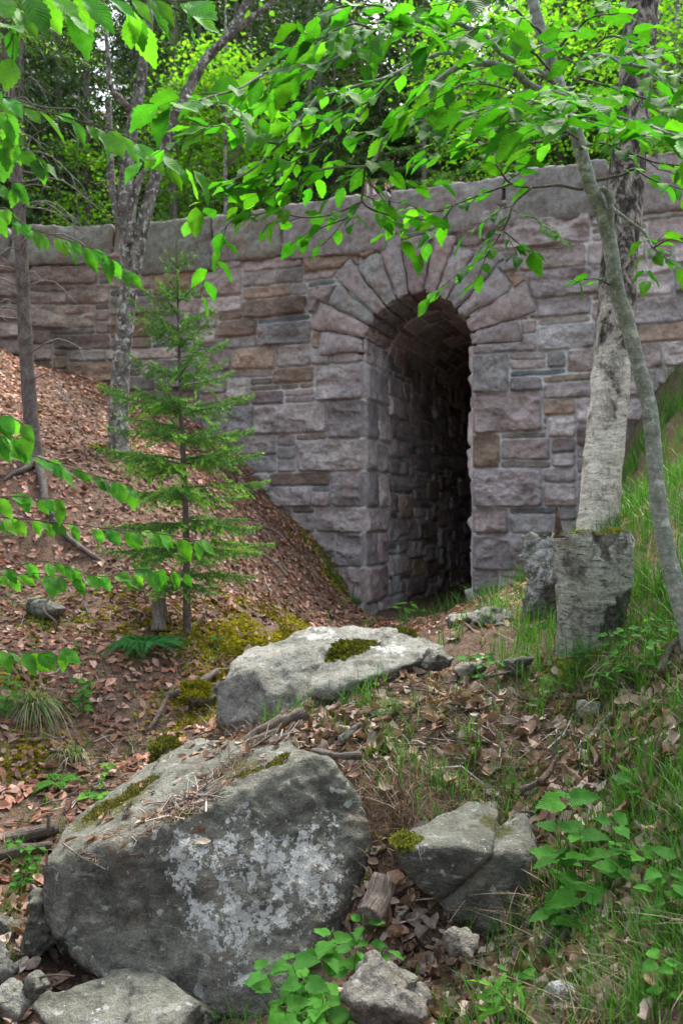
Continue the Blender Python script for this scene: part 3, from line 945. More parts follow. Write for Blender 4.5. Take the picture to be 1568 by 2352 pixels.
boulder, bV, bN = rock('boulder', 'large grey boulder in the foreground with a white lichen patch on its face', 'boulder', np.array(bp), 0.0115, 2, 0.024, 3.6, 'rock', 3, facet=.55,
                       lich=[(W(560, 2030, 2.80), 0.22), (W(690, 2020, 2.87), 0.19), (W(455, 1975, 2.80), 0.14), (W(540, 2150, 2.73), 0.15), (W(710, 1960, 2.92), .15)],
                       green=[(W(560, 1815, 3.15), .16), (W(420, 1880, 3.0), .14), (W(300, 1960, 2.95), .12), (W(680, 1770, 3.25), .12), (W(260, 1870, 3.2), .2)])
moss_on(boulder, bV, bN, [(W(500, 1850, 2.96), .075), (W(580, 1815, 3.02), .08), (W(430, 1880, 2.9), .06), (W(650, 1765, 3.08), .06), (W(250, 1880, 3.2), .12), (W(340, 1830, 3.35), .10), (W(330, 1930, 2.95), .05), (W(555, 1890, 2.95), .04)], 7, 0.008, 0.55, 5, ((0.15, 0.145, 0.03), (0.22, 0.20, 0.035), (0.09, 0.095, 0.03), (0.12, 0.11, 0.06)))

r2a = PW((1020, 1882, 2.95), (1090, 1838, 3.08), (1150, 1833, 3.12), (905, 1938, 2.72), (925, 1916, 2.80), (970, 1950, 2.69), (1034, 1945, 2.69), (1094, 1950, 2.70), (1128, 1962, 2.70), (910, 1972, 2.70), (955, 2030, 2.71), (1004, 2066, 2.70),
         (1128, 1962, 3.1), (1004, 2066, 3.1), (905, 1938, 3.0))
r2b = PW((1130, 1966, 2.745), (1200, 1957, 2.74), (1230, 1945, 2.82), (1008, 2070, 2.73), (1030, 2098, 2.69), (1060, 2116, 2.69), (1110, 2147, 2.69), (1140, 2137, 2.69), (1216, 2100, 2.72), (1150, 1900, 2.95), (1216, 1832, 3.1),
         (1130, 1966, 3.2), (1216, 2100, 3.1), (1060, 2116, 3.0))
r2 = [np.array(r2a), np.array(r2b)]
_na, _nb, _nc = W(1130, 1958, 2.6), W(1005, 2068, 2.6), W(1130, 1958, 3.2)
_pn = np.cross(_nb - _na, _nc - _na); _pn /= np.linalg.norm(_pn)
o, V_, N_ = rock('rock', 'angular grey rock split by a diagonal crack, right of the big lichen boulder', 'rock', r2, 0.0095, 1, 0.011, 6, 'rock', 9,
                 facet=.5, lich=[(W(1135, 1925, 2.72), .05)], green=[(W(1140, 1890, 2.9), .08)])
moss_on(o, V_, N_, [(W(925, 1925, 2.75), .07), (W(895, 1930, 2.8), .08), (W(1140, 1890, 2.9), .03)], 6, 0.009, 0.3, 2, ((0.20, 0.22, 0.03), (0.28, 0.28, 0.05), (0.12, 0.14, 0.03)))

# rocks behind the mound
ra = PW((512, 1560, 4.7), (518, 1655, 4.6), (505, 1695, 4.55), (545, 1512, 4.85), (575, 1490, 4.95), (622, 1466, 5.1), (742, 1436, 5.3), (870, 1440, 5.4), (930, 1450, 5.3), (860, 1520, 4.8), (640, 1600, 4.5), (570, 1540, 4.65), (650, 1690, 4.45), (800, 1600, 4.6), (700, 1500, 4.8))
ra += [np.array(p) for p in [(-0.6, 5.0, 0.2), (0.2, 5.2, 0.3), (0.2, 4.6, 0.3)]]
o, V_, N_ = rock('boulder', 'pale flat topped boulder with a sheer left face at the head of the gully', 'boulder', np.array(ra), 0.016, 2, 0.034, 3.5, 'rock_pale', 15, lich=[(W(740, 1450, 5.1), .15)])
rb = PW((700, 1560, 4.3), (760, 1500, 4.5), (880, 1440, 4.85), (1000, 1468, 4.7), (1015, 1490, 4.5), (960, 1520, 4.3), (830, 1560, 4.15), (760, 1590, 4.1), (700, 1600, 4.2)) + [np.array(p) for p in [(0., 4.4, 0.5), (0.5, 4.6, 0.6), (0.2, 5.0, 0.6)]]
o, V_, N_ = rock('rock_slab', 'sloping pale rock slab with a moss cushion beside the flat topped boulder', 'rock', np.array(rb), 0.016, 2, 0.024, 4.5, 'rock_pale', 18, lich=[(W(900, 1490, 4.5), .12)], green=[(W(800, 1500, 4.5), .15)])
moss_on(o, V_, N_, [(W(800, 1490, 4.5), .15), (W(840, 1470, 4.6), .1), (W(930, 1450, 4.8), .09)], 6, 0.018, 0.1, 3)


def small_rock(name, label, X, Y, d, sx, sy, sz, mat='rock', seed=0, vox=None, cat='rock', sink=0.3, **kw):
    rg = np.random.RandomState(seed)
    c = W(X, Y, d)
    P = rg.normal(0, 1, (11, 3)); P /= np.linalg.norm(P, axis=1)[:, None]
    P = c + P * np.array([sx, sy, sz])
    v = vox or max(0.007, sx / 26)
    return rock(name, label, cat, P, v, 1, min(sx, sz) * 0.15, 0.9 / sx, mat, seed, **kw)


small_rock('rock', 'tall narrow lichen covered rock leaning behind the tree stump', 1250, 1315, 4.75, .16, .16, .32, 'rock_pale', 41, lich=[(W(1240, 1300, 4.6), .2)])
small_rock('rock_slab', 'low pale slab in the grass below the right side of the arch', 1070, 1425, 5.8, .3, .3, .1, 'rock_pale', 42)
small_rock('rock_slab', 'flat grassy slab left of the stump on top of the mound', 1140, 1425, 5.0, .2, .2, .10, 'rock', 43)
small_rock('rock', 'small rounded stone in needles between the moss slab and the stump', 1000, 1512, 4.2, .10, .09, .07, 'rock', 44)
small_rock('rock', 'small dark stone beside a green seedling left of the stump', 1188, 1520, 4.0, .085, .09, .075, 'rock', 45)
small_rock('rock', 'half buried greenish flat stone in the middle of the mound', 895, 1625, 3.75, .165, .1, .06, 'rock', 46, green=[(W(895, 1600, 3.7), .3)])
small_rock('rock', 'half buried brown stone on the needles right of the mound centre', 1085, 1540, 4.1, .11, .08, .05, 'rock_brown', 47)
small_rock('rock', 'pale stone poking out of leaves below the seedling bank', 1350, 1632, 3.5, .06, .06, .055, 'rock_pale', 48)
small_rock('rock', 'pinkish triangular rock at the bottom edge among curled leaves', 885, 2310, 2.15, .125, .13, .12, 'rock_brown', 49, vox=.007)
small_rock('rock', 'small brown rock wedged under the cracked rock', 1060, 2165, 2.5, .055, .06, .055, 'rock_brown', 50)
small_rock('rock', 'lichen crusted stone among brown leaves near the bottom right', 1300, 2290, 2.05, .055, .05, .04, 'rock_pale', 51, lich=[(W(1300, 2280, 2.0), .1)])
small_rock('rock_slab', 'flat weathered slab under the big boulder at the bottom left', 290, 2345, 2.55, .33, .2, .11, 'rock', 52, vox=.012, lich=[(W(240, 2310, 2.45), .08)])
small_rock('rock', 'dark rock leaning on the left end of the big boulder', 85, 2130, 2.95, .075, .1, .12, 'rock', 53)
small_rock('rock', 'pale rounded rock at the left edge below the leaning rock', 5, 2190, 2.8, .09, .1, .09, 'rock_pale', 54)
small_rock('rock', 'small grey stone lying at the lower left corner', 20, 2300, 2.5, .08, .08, .06, 'rock_pale', 55)
small_rock('rock', 'small round grey stone between the corner stone and the flat slab', 85, 2265, 2.5, .045, .05, .04, 'rock', 56)
small_rock('rock', 'grey stone half hidden in the leaves at the left edge', 10, 2140, 3.0, .08, .08, .05, 'rock', 57)
o, V_, N_ = small_rock('rock', 'mossy rock showing behind the top of the big boulder', 395, 1735, 4.1, .12, .2, .13, 'rock', 58, green=[(W(390, 1700, 4.1), .3)])
moss_on(o, V_, N_, [(W(400, 1700, 4.1), .16)], 5, 0.014, 0.2, 9)
small_rock('rock', 'dark wet rock under the overhang on the left bank', 110, 1395, 5.85, .16, .15, .09, 'rock', 59)
small_rock('rock', 'small white stone on the needle covered left bank', 125, 1180, 6.9, .055, .06, .06, 'rock_pale', 60)
o, V_, N_ = small_rock('rock', 'mossy stone at the edge of the gully left of the flat topped boulder', 455, 1590, 5.1, .12, .12, .09, 'rock', 61, green=[(W(455, 1590, 5.1), .4)])
moss_on(o, V_, N_, [(W(455, 1570, 5.05), .16)], 6, 0.010, 0.3, 11, ((0.22, 0.23, 0.02), (0.30, 0.27, 0.03), (0.13, 0.14, 0.02)))
# ================================================================== STUMP
def stump():
    base = W(1350, 1500, 4.0); top = W(1360, 1222, 4.02)
    t = thing('tree_stump', 'grey birch stump with a mossy sawn top on the right of the mound', 'stump', base)
    n, ns = 90, 120
    u = np.linspace(-0.06, 1, n)
    C = base + (top - base) * u[:, None]
    C[:, 0] += 0.012 * np.sin(u * 4)
    th = np.arange(ns) / ns * 2 * PI
    rad = 0.142 + 0.016 * np.exp(-(u + .06) * 14) + 0.034 * sstep(u, 0.0, 0.75) + 0.006 * np.exp(-((u - .93) / .05) ** 2)
    rr_ = rad[:, None] * (1 + 0.05 * np.cos(2 * th + 0.6) + 0.03 * np.cos(3 * th))[None]
    D = np.stack([np.cos(th), np.sin(th), 0 * th], 1)
    V = C[:, None, :] + D[None] * rr_[:, :, None]
    q = V.reshape(-1, 3)
    plate = fbm(q * np.array([18, 18, 9]), 5, 4)
    d = 0.0045 * plate + 0.0014 * fbm(q * np.array([10, 10, 60]), 4, 6) + 0.006 * fbm(q * 4, 2, 2)
    # bark has split open on the right and at the foot
    side = np.cos(th - math.radians(-55))[None] * np.ones((n, 1))
    split = sstep(side + 0.5 * fbm(q * 6, 4, 8).reshape(n, ns), 0.8, 1.0).ravel()
    d = d - 0.020 * split * (0.6 + 1.0 * np.abs(plate)) - 0.006 * sstep(noise(q * np.array([6, 6, 14]) + 4, 22), 0.3, 0.42) - 0.014 * sstep(noise(q * np.array([8, 8, 5]), 12), 0.2, 0.5) * sstep(0.4 - np.repeat(u, ns), 0, 0.4)
    V = (V + D[None] * d.reshape(n, ns)[:, :, None])
    V[-1, :, 2] += 0.012 * noise(np.stack([np.cos(th) * 3, np.sin(th) * 3, 0 * th], 1), 3)
    V = V.reshape(-1, 3)
    bt_ = np.zeros_like(V); bt_[:, 0] = split
    mesh_obj('bark', V, grid_faces(n, ns, True), M['stumpbark'], t, True, bt_)
    m = 26
    ri = np.linspace(0.99, 0.0, m)
    rim = V[-ns:]
    c = rim.mean(0)
    T = c + (rim - c)[None] * ri[:, None, None]
    T[:, :, 2] += -0.004 - 0.035 * (1 - ri[:, None]) ** 0.4 + 0.02 * fbm(T.reshape(-1, 3) * 14, 4, 5).reshape(m, ns) * (1 - ri[:, None] ** 6)
    TV = T.reshape(-1, 3)
    ct = mesh_obj('cut_top', TV, grid_faces(m, ns, True), M['rot'], t, True)
    Nn = np.broadcast_to([0, 0, 1.0], TV.shape)
    moss_on(ct, TV, Nn, [(c + np.array([-.02, 0, 0]), .12), (c + np.array([.08, -.05, 0]), .08)], 2, 0.02, -1, 4, ((0.26, 0.25, 0.04), (0.18, 0.19, 0.04)))
    sp = spline(PW((1283, 1235, 3.9), (1281, 1205, 3.9), (1277, 1160, 3.9)), 14)
    Vs, Fs, us = tube(sp, np.linspace(0.022, 0.004, 14) * (1 + .25 * rs.rand(14)), 9, 0.004, 30, 3)
    mesh_obj('splinter', Vs, Fs, M['rot'], t, True, None, us)


stump()


# ================================================================== TRUNKS
def trunk(parent, pts, radii, ns, step, mat, rough, fs, seed, name='trunk', zs=1.0):
    P = np.array([W(*p) for p in pts]) if len(pts[0]) == 3 and not isinstance(pts, np.ndarray) else pts
    L = np.linalg.norm(np.diff(P, axis=0), axis=1).sum()
    n = max(6, int(L / step))
    C = spline(P, n)
    k = np.concatenate([[0], np.cumsum(np.linalg.norm(np.diff(P, axis=0), axis=1))]); k /= k[-1]
    rad = np.interp(np.linspace(0, 1, n), k if len(k) == len(radii) else np.linspace(0, 1, len(radii)), radii)
    V, Fq, u = tube(C, rad, ns, rough, fs, seed, True, zs)
    return mesh_obj(name, V, Fq, M[mat], parent, True), C


def G(X, Y, d): p = on_ground(X, Y, d); return p


t = thing('birch_tree', 'pale birch trunk with furrowed dark upper bark rising behind the stump', 'tree', G(1370, 1215, 6.2))
_, C = trunk(t, [(1365, 1290, 6.2), (1372, 1195, 6.2), (1385, 1050, 6.2), (1400, 900, 6.2), (1410, 750, 6.22), (1422, 600, 6.25), (1435, 450, 6.3), (1452, 250, 6.3), (1467, 100, 6.35), (1478, -60, 6.4), (1490, -500, 6.5), (1500, -1100, 6.6)],
             [.155, .148, .14, .135, .132, .13, .128, .125, .12, .11, .08, .03], 48, 0.025, 'birch', 0.014, 10, 5, zs=0.7)
for (p, q, r_) in [((1470, 40, 6.35), (1530, -60, 6.3), .035), ((1485, -300, 6.5), (1300, -700, 6.0), .04), ((1490, -500, 6.5), (1700, -900, 6.8), .04)]:
    trunk(t, [p, ((p[0] + q[0]) / 2, (p[1] + q[1]) / 2 + 20, p[2]), q], [r_, r_ * .6, r_ * .3], 10, .05, 'maple', .004, 10, 3, 'limb')

t = thing('maple_tree', 'lichen speckled twin stemmed tree standing on the leaf covered left bank', 'tree', G(275, 1045, 8.6))
trunk(t, [(272, 1075, 8.6), (275, 1040, 8.6), (272, 950, 8.6), (278, 850, 8.6), (288, 740, 8.6), (296, 640, 8.6), (292, 560, 8.6), (286, 470, 8.6), (292, 380, 8.6), (308, 270, 8.6), (330, 140, 8.6), (345, 0, 8.7), (360, -300, 8.8)],
      [.14, .105, .098, .094, .09, .085, .075, .07, .066, .06, .052, .045, .02], 32, .04, 'maple', .012, 11, 7)
trunk(t, [(298, 690, 8.58), (312, 600, 8.55), (328, 520, 8.5), (352, 430, 8.5), (378, 330, 8.45), (420, 230, 8.4), (470, 140, 8.4), (520, 85, 8.4), (560, 20, 8.4), (600, -80, 8.4), (640, -250, 8.4)], [.06, .07, .066, .06, .056, .052, .048, .042, .036, .03, .015], 26, .04, 'maple', .01, 11, 8, 'second_stem')
trunk(t, [(300, 560, 8.5), (305, 480, 8.45), (318, 420, 8.4), (340, 380, 8.4)], [.045, .04, .035, .025], 16, .05, 'maple', .008, 11, 9, 'limb')
trunk(t, [(490, 115, 8.4), (560, 55, 8.35), (640, -10, 8.3), (700, -80, 8.3)], [.036, .03, .025, .015], 16, .04, 'maple', .008, 11, 10, 'limb')
trunk(t, [(300, 250, 8.6), (255, 200, 8.5), (248, 120, 8.5), (240, 40, 8.5), (230, -100, 8.5)], [.03, .026, .022, .018, .01], 14, .05, 'maple', .006, 11, 11, 'limb')
trunk(t, [(250, 235, 8.7), (252, 330, 8.65), (258, 430, 8.6), (275, 520, 8.6)], [.03, .036, .04, .04], 16, .05, 'maple', .008, 11, 12, 'limb')

t = thing('spruce_tree', 'slim grey spruce trunk with bare dead twigs at the left edge of the bank', 'tree', G(80, 1060, 7.6))
_, C = trunk(t, [(95, 1120, 7.5), (84, 1060, 7.6), (72, 970, 7.6), (63, 842, 7.6), (56, 717, 7.6), (50, 592, 7.6), (44, 480, 7.6), (34, 350, 7.6), (24, 220, 7.6), (14, 60, 7.6), (5, -200, 7.6), (0, -600, 7.6)], [.10, .072, .066, .062, .058, .056, .052, .05, .046, .04, .03, .015], 24, .04, 'spruce', .006, 14, 13)
for pts in [[(88, 1070, 7.55), (100, 1100, 7.3), (108, 1120, 7.1), (150, 1135, 6.9), (230, 1150, 6.7), (300, 1160, 6.6)], [(78, 1060, 7.55), (60, 1080, 7.4), (30, 1100, 7.3), (10, 1125, 7.2)]]:
    pp_ = np.array([G(*q) for q in pts]); pp_[:, 2] += np.linspace(.05, 0.005, len(pp_))
    trunk(t, pp_, [.045, .035, .03, .024, .018, .012], 10, .04, 'spruce', .006, 14, 3, 'root')
dm = MB()
for k in range(46):
    u = R.uniform(0.14, 0.62); c = C[int(u * len(C))]
    az = R.uniform(-2.9, 0.6); L = R.uniform(.25, .9)
    q = [c, c + np.array([math.cos(az), math.sin(az), R.uniform(-.1, .35)]) * L * .5, c + np.array([math.cos(az), math.sin(az), R.uniform(-.6, .1)]) * L]
    Ck = spline(np.array(q), 7); Vk, Fk, _ = tube(Ck, np.linspace(.008, .003, 7), 4)
    dm.add(Vk, Fk, (0.20, 0.185, 0.17))
    for j in range(4):
        e = Ck[R.randint(2, 6)]; w_ = np.array([R.uniform(-1, 1), R.uniform(-1, 1), R.uniform(-.8, .3)]) * L * .3
        Vk, Fk, _ = tube(spline(np.array([e, e + w_ * .6, e + w_ + np.array([0, 0, -.03])]), 5), np.linspace(.0045, .002, 5), 3)
        dm.add(Vk, Fk, (0.22, 0.205, 0.19))
dm.build('dead_twigs', M['twig'], t)

# ================================================================== CONIFERS
def needles(A, Bv, age, nl, nw, sp, seed, cols, per=2):
    """A,B: ends of twig segments; flat sprays of needles along them"""
    rg = np.random.RandomState(seed)
    L = np.linalg.norm(Bv - A, axis=1)
    cnt = np.maximum(1, (L / sp).astype(int)) * per
    i = np.repeat(np.arange(len(A)), cnt); n = len(i)
    u = rg.rand(n)
    T = (Bv - A)[i] / (L[i][:, None] + 1e-9)
    P = A[i] + (Bv - A)[i] * u[:, None]
    rnd = rg.normal(0, 1, (n, 3)); rnd -= T * (rnd * T).sum(1)[:, None]; rnd /= np.linalg.norm(rnd, axis=1)[:, None] + 1e-9
    rnd[:, 2] += 0.15
    D = T * 0.65 + rnd * 0.75; D /= np.linalg.norm(D, axis=1)[:, None]
    Wd = np.cross(D, rg.normal(0, 1, (n, 3))); Wd /= np.linalg.norm(Wd, axis=1)[:, None] + 1e-9
    l = (nl * rg.uniform(.7, 1.2, n))[:, None]; w_ = (nw * rg.uniform(.7, 1.2, n))[:, None]
    V = np.stack([P - Wd * w_ * .5, P + Wd * w_ * .5, P + D * l + Wd * w_ * .15, P + D * l - Wd * w_ * .15], 1).reshape(-1, 3)
    a = np.clip(age[i] * 0.75 + u * 0.35 * (age[i] > .4) + rg.normal(0, .1, n), 0, 1)[:, None]
    c = np.asarray(cols[0]) * (1 - a) + np.asarray(cols[1]) * a
    c = c * rg.uniform(.75, 1.25, (n, 1))
    return V, np.arange(n * 4).reshape(-1, 4), np.repeat(c, 4, 0)


def conifer(H, zc, Lf, nb, nl, nw, sp, seed, cols, droop=0.25, rise=0.15, tip=0.1, side=0.4, dens=0.05, per=2, bare=0.15, whorl=None, vert=0.0):
    """boughs from height zc up to H; Lf(v) length for v=0 (bottom) ..1 (top)"""
    rg = random.Random(seed)
    SA, SB, AG = [], [], []
    wood = MB()
    for k in range(nb):
        v = (k + rg.random() * .6) / nb
        if whorl and rg.random() < .9: v = min(0.995, (math.floor(v * whorl) + (rg.random() ** 2) * .55) / whorl)
        z = zc + (H - zc) * v
        az = k * 2.39996 + rg.uniform(-.4, .4)
        L = Lf(v) * rg.uniform(.75, 1.12)
        if L < 0.03: continue
        dx, dy = math.cos(az), math.sin(az)
        n = max(4, int(L / dens))
        u = np.linspace(0, 1, n + 1)
        up = (rise + 0.6 * v ** 2) * u - droop * (1 - v * .8) * u ** 2 + tip * u ** 3
        bend = rg.uniform(-.12, .12) * u ** 2
        C = np.stack([(dx * u - dy * bend) * L, (dy * u + dx * bend) * L, z + up * L], 1)
        Vk, Fk, _ = tube(C[::max(1, n // 5)] if n > 8 else C, np.linspace(.003 + .009 * L, .0012, len(C[::max(1, n // 5)] if n > 8 else C)), 3, caps=False)
        wood.add(Vk, Fk, (0.15, 0.12, 0.10))
        k0 = int(n * bare)
        SA.append(C[k0:-1]); SB.append(C[k0 + 1:]); AG.append(u[k0:-1] ** 2)
        for j in range(max(1, k0), n):
            uu = u[j]
            l = L * side * (1.02 - uu) ** 0.8 * min(1, uu * 3.5) * rg.uniform(.6, 1.15)
            if l < 0.02: continue
            for sg in (-1, 1):
                if rg.random() < .1: continue
                an = az + sg * rg.uniform(.75, 1.1)
                dv = np.array([math.cos(an), math.sin(an), rg.uniform(-.25, .12) + vert * rg.uniform(-1, .7)])
                m = max(1, int(l / (dens * 2.2)))
                q = C[j] + dv * l * np.linspace(0, 1, m + 1)[:, None]
                q[:, 2] -= 0.25 * l * np.linspace(0, 1, m + 1) ** 2
                SA.append(q[:-1]); SB.append(q[1:]); AG.append(np.linspace(.15, 1, m))
                if l > 0.22:
                    for b in range(m):
                        for s2 in (-1, 1):
                            l2 = l * .32 * (1 - b / m * .6); a2 = an + s2 * .8
                            e = q[b] + np.array([math.cos(a2), math.sin(a2), -.15]) * l2
                            SA.append(q[b][None]); SB.append(e[None]); AG.append(np.array([.8]))
    SA, SB, AG = np.concatenate(SA), np.concatenate(SB), np.concatenate(AG)
    V, Fq, c = needles(SA, SB, AG, nl, nw, sp, seed, cols, per)
    return V, Fq, c, wood


def crown_obj(mb, t, f, name='crown'):
    return mesh_obj(name, f(np.concatenate(mb.v)), mb.f, M['needle'], t, False, np.concatenate(mb.t))


# the little spruce in front of the wall
sb = G(430, 1470, 6.0)
t = thing('spruce_sapling', 'young spruce with bright green tips growing before the wall on the left bank', 'tree', sb)
sp_top = W(405, 548, 6.0)
Hs = sp_top[2] - sb[2]
lean = (sp_top - sb) / Hs
C = spline(np.array([sb + [0, 0, -.1], sb + lean * Hs * .3 + [.012, 0, 0], sb + lean * Hs * .6, sb + lean * Hs]), 60)
V, Fq, u = tube(C, np.linspace(.030, .004, 60), 12, .003, 30, 2)
mesh_obj('trunk', V, Fq, M['spruce'], t)


def Ls(v):
    return float(np.interp(v, [0, .12, .25, .4, .55, .7, .82, .92, 1], [.46, .66, .70, .62, .50, .36, .24, .13, .03]))


V, Fq, c, wood = conifer(Hs * .985, Hs * .12, Ls, 88, .018, .0056, .0064, 5, ((0.06, 0.18, 0.035), (0.25, 0.52, 0.06)), droop=.42, rise=.14, tip=.22, side=.44, dens=.032, per=3, bare=.10, whorl=12, vert=.45)
sh = lambda Q: Q + sb + lean * Q[:, 2:3] - np.array([0, 0, 1.0]) * Q[:, 2:3]
wood.add(V, Fq, c); crown_obj(wood, t, sh)
V, Fq, c = needles(np.array([sb + lean * Hs * .9]), np.array([sb + lean * Hs * 1.0]), np.array([.9]), .015, .004, .0015, 4, ((0.03, 0.08, 0.02), (0.11, 0.25, 0.04)), 2)
mesh_obj('leader', V, Fq, M['needle'], t, False, c)

# near spruces whose boughs hang in at the upper left
NEARC = ((0.035, 0.10, 0.02), (0.26, 0.56, 0.05))


def spruce(loc, H, zc, L0, nb, seed, label, nl=.045, nw=.014, sp=.026, r=.1, cols=NEARC, dens=.07, group=None, top=1.0, name='spruce_tree'):
    t = thing(name, label, 'tree', loc, group)
    loc = np.asarray(loc, float)
    C = spline(np.array([loc + [0, 0, -.3], loc + [0.03, 0, H * .4], loc + [0, .02, H]]), 30)
    V, Fq, u = tube(C, np.linspace(r, .01, 30), 12, .01, 10, seed)
    mesh_obj('trunk', V, Fq, M['spruce'], t)
    V, Fq, c, wood = conifer(H, zc, lambda v: L0 * (1 - v) ** .8 * (0.55 + .45 * min(1, v * 6)), nb, nl, nw, sp, seed, cols, droop=.35, rise=.02, tip=.12, side=.36, dens=dens, per=2, bare=.15)
    wood.add(V, Fq, c); crown_obj(wood, t, lambda Q: Q + loc)
    return t


spruce(G(-140, 950, 8.6), 9.0, 2.0, 1.9, 70, 4, 'spruce whose boughs reach in from the left edge above the wall', r=.1)
for (s0, n0, H0, sd_, lb_) in [(-4.6, 8.3, 8.5, 3, 'drooping spruce with light green tips just behind the far left of the bridge'), (-3.0, 10.2, 9.5, 13, 'taller light tipped spruce behind the bridge left of the twin stems')]:
    p = wall(s0, 5.0, -n0); p[2] = gz(p[0], p[1])
    spruce(p, H0, 1.5, 2.0, 90, sd_, lb_, r=.09)
p = wall(-1.6, 5.0, -8.6); p[2] = gz(p[0], p[1])
spruce(p, 8.5, 1.6, 1.9, 75, 6, 'bushy spruce with pale new tips just behind the bridge between the twin stems', r=.1)

# forest behind the bridge
farcols = ((0.026, 0.06, 0.019), (0.085, 0.18, 0.036))
protos = []
for k, (H, zc, L0, nb) in enumerate([(12, 2.2, 2.2, 95), (14, 3.6, 2.1, 95), (10, 1.2, 2.2, 95), (15, 4.6, 1.9, 85)]):
    t = thing('conifer_tree', 'dark conifer with a bare lower trunk in the forest behind the bridge', 'tree', (0, 0, 0), 'dark conifers in the forest behind the bridge')
    C = spline(np.array([[0, 0, -.6], [0.05, 0, H * .5], [0, 0, H]]), 26)
    V, Fq, u = tube(C, np.linspace(.14, .012, 26), 10, .012, 8, k)
    mesh_obj('trunk', V, Fq, M['spruce'], t)
    V, Fq, c, wood = conifer(H, zc, lambda v: L0 * (1 - v) ** .75 * (0.6 + .4 * min(1, v * 6)), nb, .13, .05, .085, 40 + k, farcols, droop=.35, rise=.05, tip=.1, side=.38, dens=.15, per=2, bare=.2)
    wood.add(V, Fq, c)
    # dead side twigs on the bare stem
    for j in range(26):
        z = R.uniform(.8, zc + 1.5); az = R.uniform(0, 2 * PI); L = R.uniform(.4, 1.3)
        q = np.array([[0, 0, z], [math.cos(az) * L * .5, math.sin(az) * L * .5, z + .02], [math.cos(az) * L, math.sin(az) * L, z - R.uniform(0, .4)]])
        Vk, Fk, _ = tube(spline(q, 5), np.linspace(.014, .005, 5), 3, caps=False)
        wood.add(Vk, Fk, (0.16, 0.15, 0.14))
    crown_obj(wood, t, lambda Q: Q)
    protos.append(t)
slots = []
rf = random.Random(12)
while len(slots) < 262:
    n = 8.8 + 46 * rf.random() ** 1.1
    s = rf.uniform(-0.52 * (11 + n) - 1.5, 0.50 * (11 + n) + 1.5)
    p = wall(s, 0, -n)
    u_ = 784 + p[0] / p[1] * F
    if 1000 < u_ and n < 15 and rf.random() < .8: continue
    if 400 < u_ < 640 and n < 12: continue
    if all(math.hypot(p[0] - q[0], p[1] - q[1]) > 1.15 for q in slots): slots.append(p)
for i, p in enumerate(slots):
    t = protos[i % 4]
    loc = (p[0], p[1], gz(p[0], p[1]))
    if i < 4:
        t.location = loc; t.rotation_euler = (0, 0, rf.uniform(0, 6))
    else:
        copy_tree(t, loc, rf.uniform(0, 6.3), rf.uniform(.85, 1.3) * (1.3 if p[1] > 34 else 1))


# ================================================================== BROADLEAVED TREES BEHIND
def far_leaves(P, D, Nn, l, w_):
    """pointed folded leaves at P along D with normal N"""
    Sx = np.cross(Nn, D)
    Q = np.stack([P, P + D * l * .35 + Sx * w_ + Nn * w_ * .3, P + D * l * .75 + Sx * w_ * .75 + Nn * w_ * .15, P + D * l, P + D * l * .75 - Sx * w_ * .75 + Nn * w_ * .15, P + D * l * .35 - Sx * w_ + Nn * w_ * .3], 1).reshape(-1, 3)
    i = np.arange(len(P))[:, None] * 6
    return Q, np.concatenate([i + np.array([[0, 1, 2, 3]]), i + np.array([[0, 3, 4, 5]])])


def unit(a): return a / (np.linalg.norm(a, axis=-1, keepdims=True) + 1e-12)


def broadleaf(loc, H, cz, cr, ch, nl, leaf, seed, label, cols, r=.09, group=None, name='maple_tree', mat='maple', cx=0, cy=0, ncl=42):
    rg = np.random.RandomState(seed)
    t = thing(name, label, 'tree', loc, group); loc = np.asarray(loc, float)
    C = spline(np.array([loc + [0, 0, -.3], loc + [cx * .3, cy * .3, H * .5], loc + [cx, cy, H]]), 30)
    V, Fq, u = tube(C, np.linspace(r, .015, 30), 12, .01, 9, seed)
    mesh_obj('trunk', V, Fq, M[mat], t)
    limbs = MB(); ends = []
    for k in range(ncl):
        a = rg.normal(0, 1, 3); a = unit(a) * rg.uniform(.45, 1) ** .5
        e = loc + np.array([cx, cy, cz]) + a * np.array([cr, cr, ch])
        zz_ = min(e[2] - .25 * np.hypot(*(e - loc)[:2]), loc[2] + H); f = max(0.15, (zz_ - loc[2]) / H)
        b = C[min(29, int(f * 29))]
        q = spline(np.array([b, (b + e) / 2 + [0, 0, .15], e]), 7)
        Vk, Fk, _ = tube(q, np.linspace(.022, .005, 7), 4, caps=False); limbs.add(Vk, Fk, (0.2, 0.19, 0.17))
        ends.append((q[3:], e, unit(e - b)))
    per = int(nl * 1.7) // ncl
    Ps, Ds, Ns = [], [], []
    for (q, e, d) in ends:
        o = rg.normal(0, 1, (per, 3)) * np.array([.34, .34, .13]) * (cr / 1.6 + .35)
        Ps.append(q[rg.randint(0, len(q), per)] * .5 + e * .5 + o)
        th = rg.uniform(0, 2 * PI, per)
        Ds.append(unit(np.stack([np.cos(th), np.sin(th), rg.uniform(-.9, .1, per)], 1)))
        Ns.append(unit(rg.normal(0, .45, (per, 3)) + [0, 0, 1]))
    Ps, Ds, Ns = map(np.concatenate, (Ps, Ds, Ns))
    Ns = unit(Ns - Ds * (Ns * Ds).sum(1)[:, None])
    sz = leaf * rg.uniform(.6, 1.2, (len(Ps), 1))
    V, Fq = far_leaves(Ps, Ds, Ns, sz, sz * .36)
    c = np.asarray(cols)[rg.randint(0, len(cols), len(Ps))] * rg.uniform(.75, 1.25, (len(Ps), 1))
    limbs.add(V, [Fq], np.repeat(c, 6, 0))
    mesh_obj('crown', np.concatenate(limbs.v), limbs.f, M['far_leaf'], t, False, np.concatenate(limbs.t))
    return t


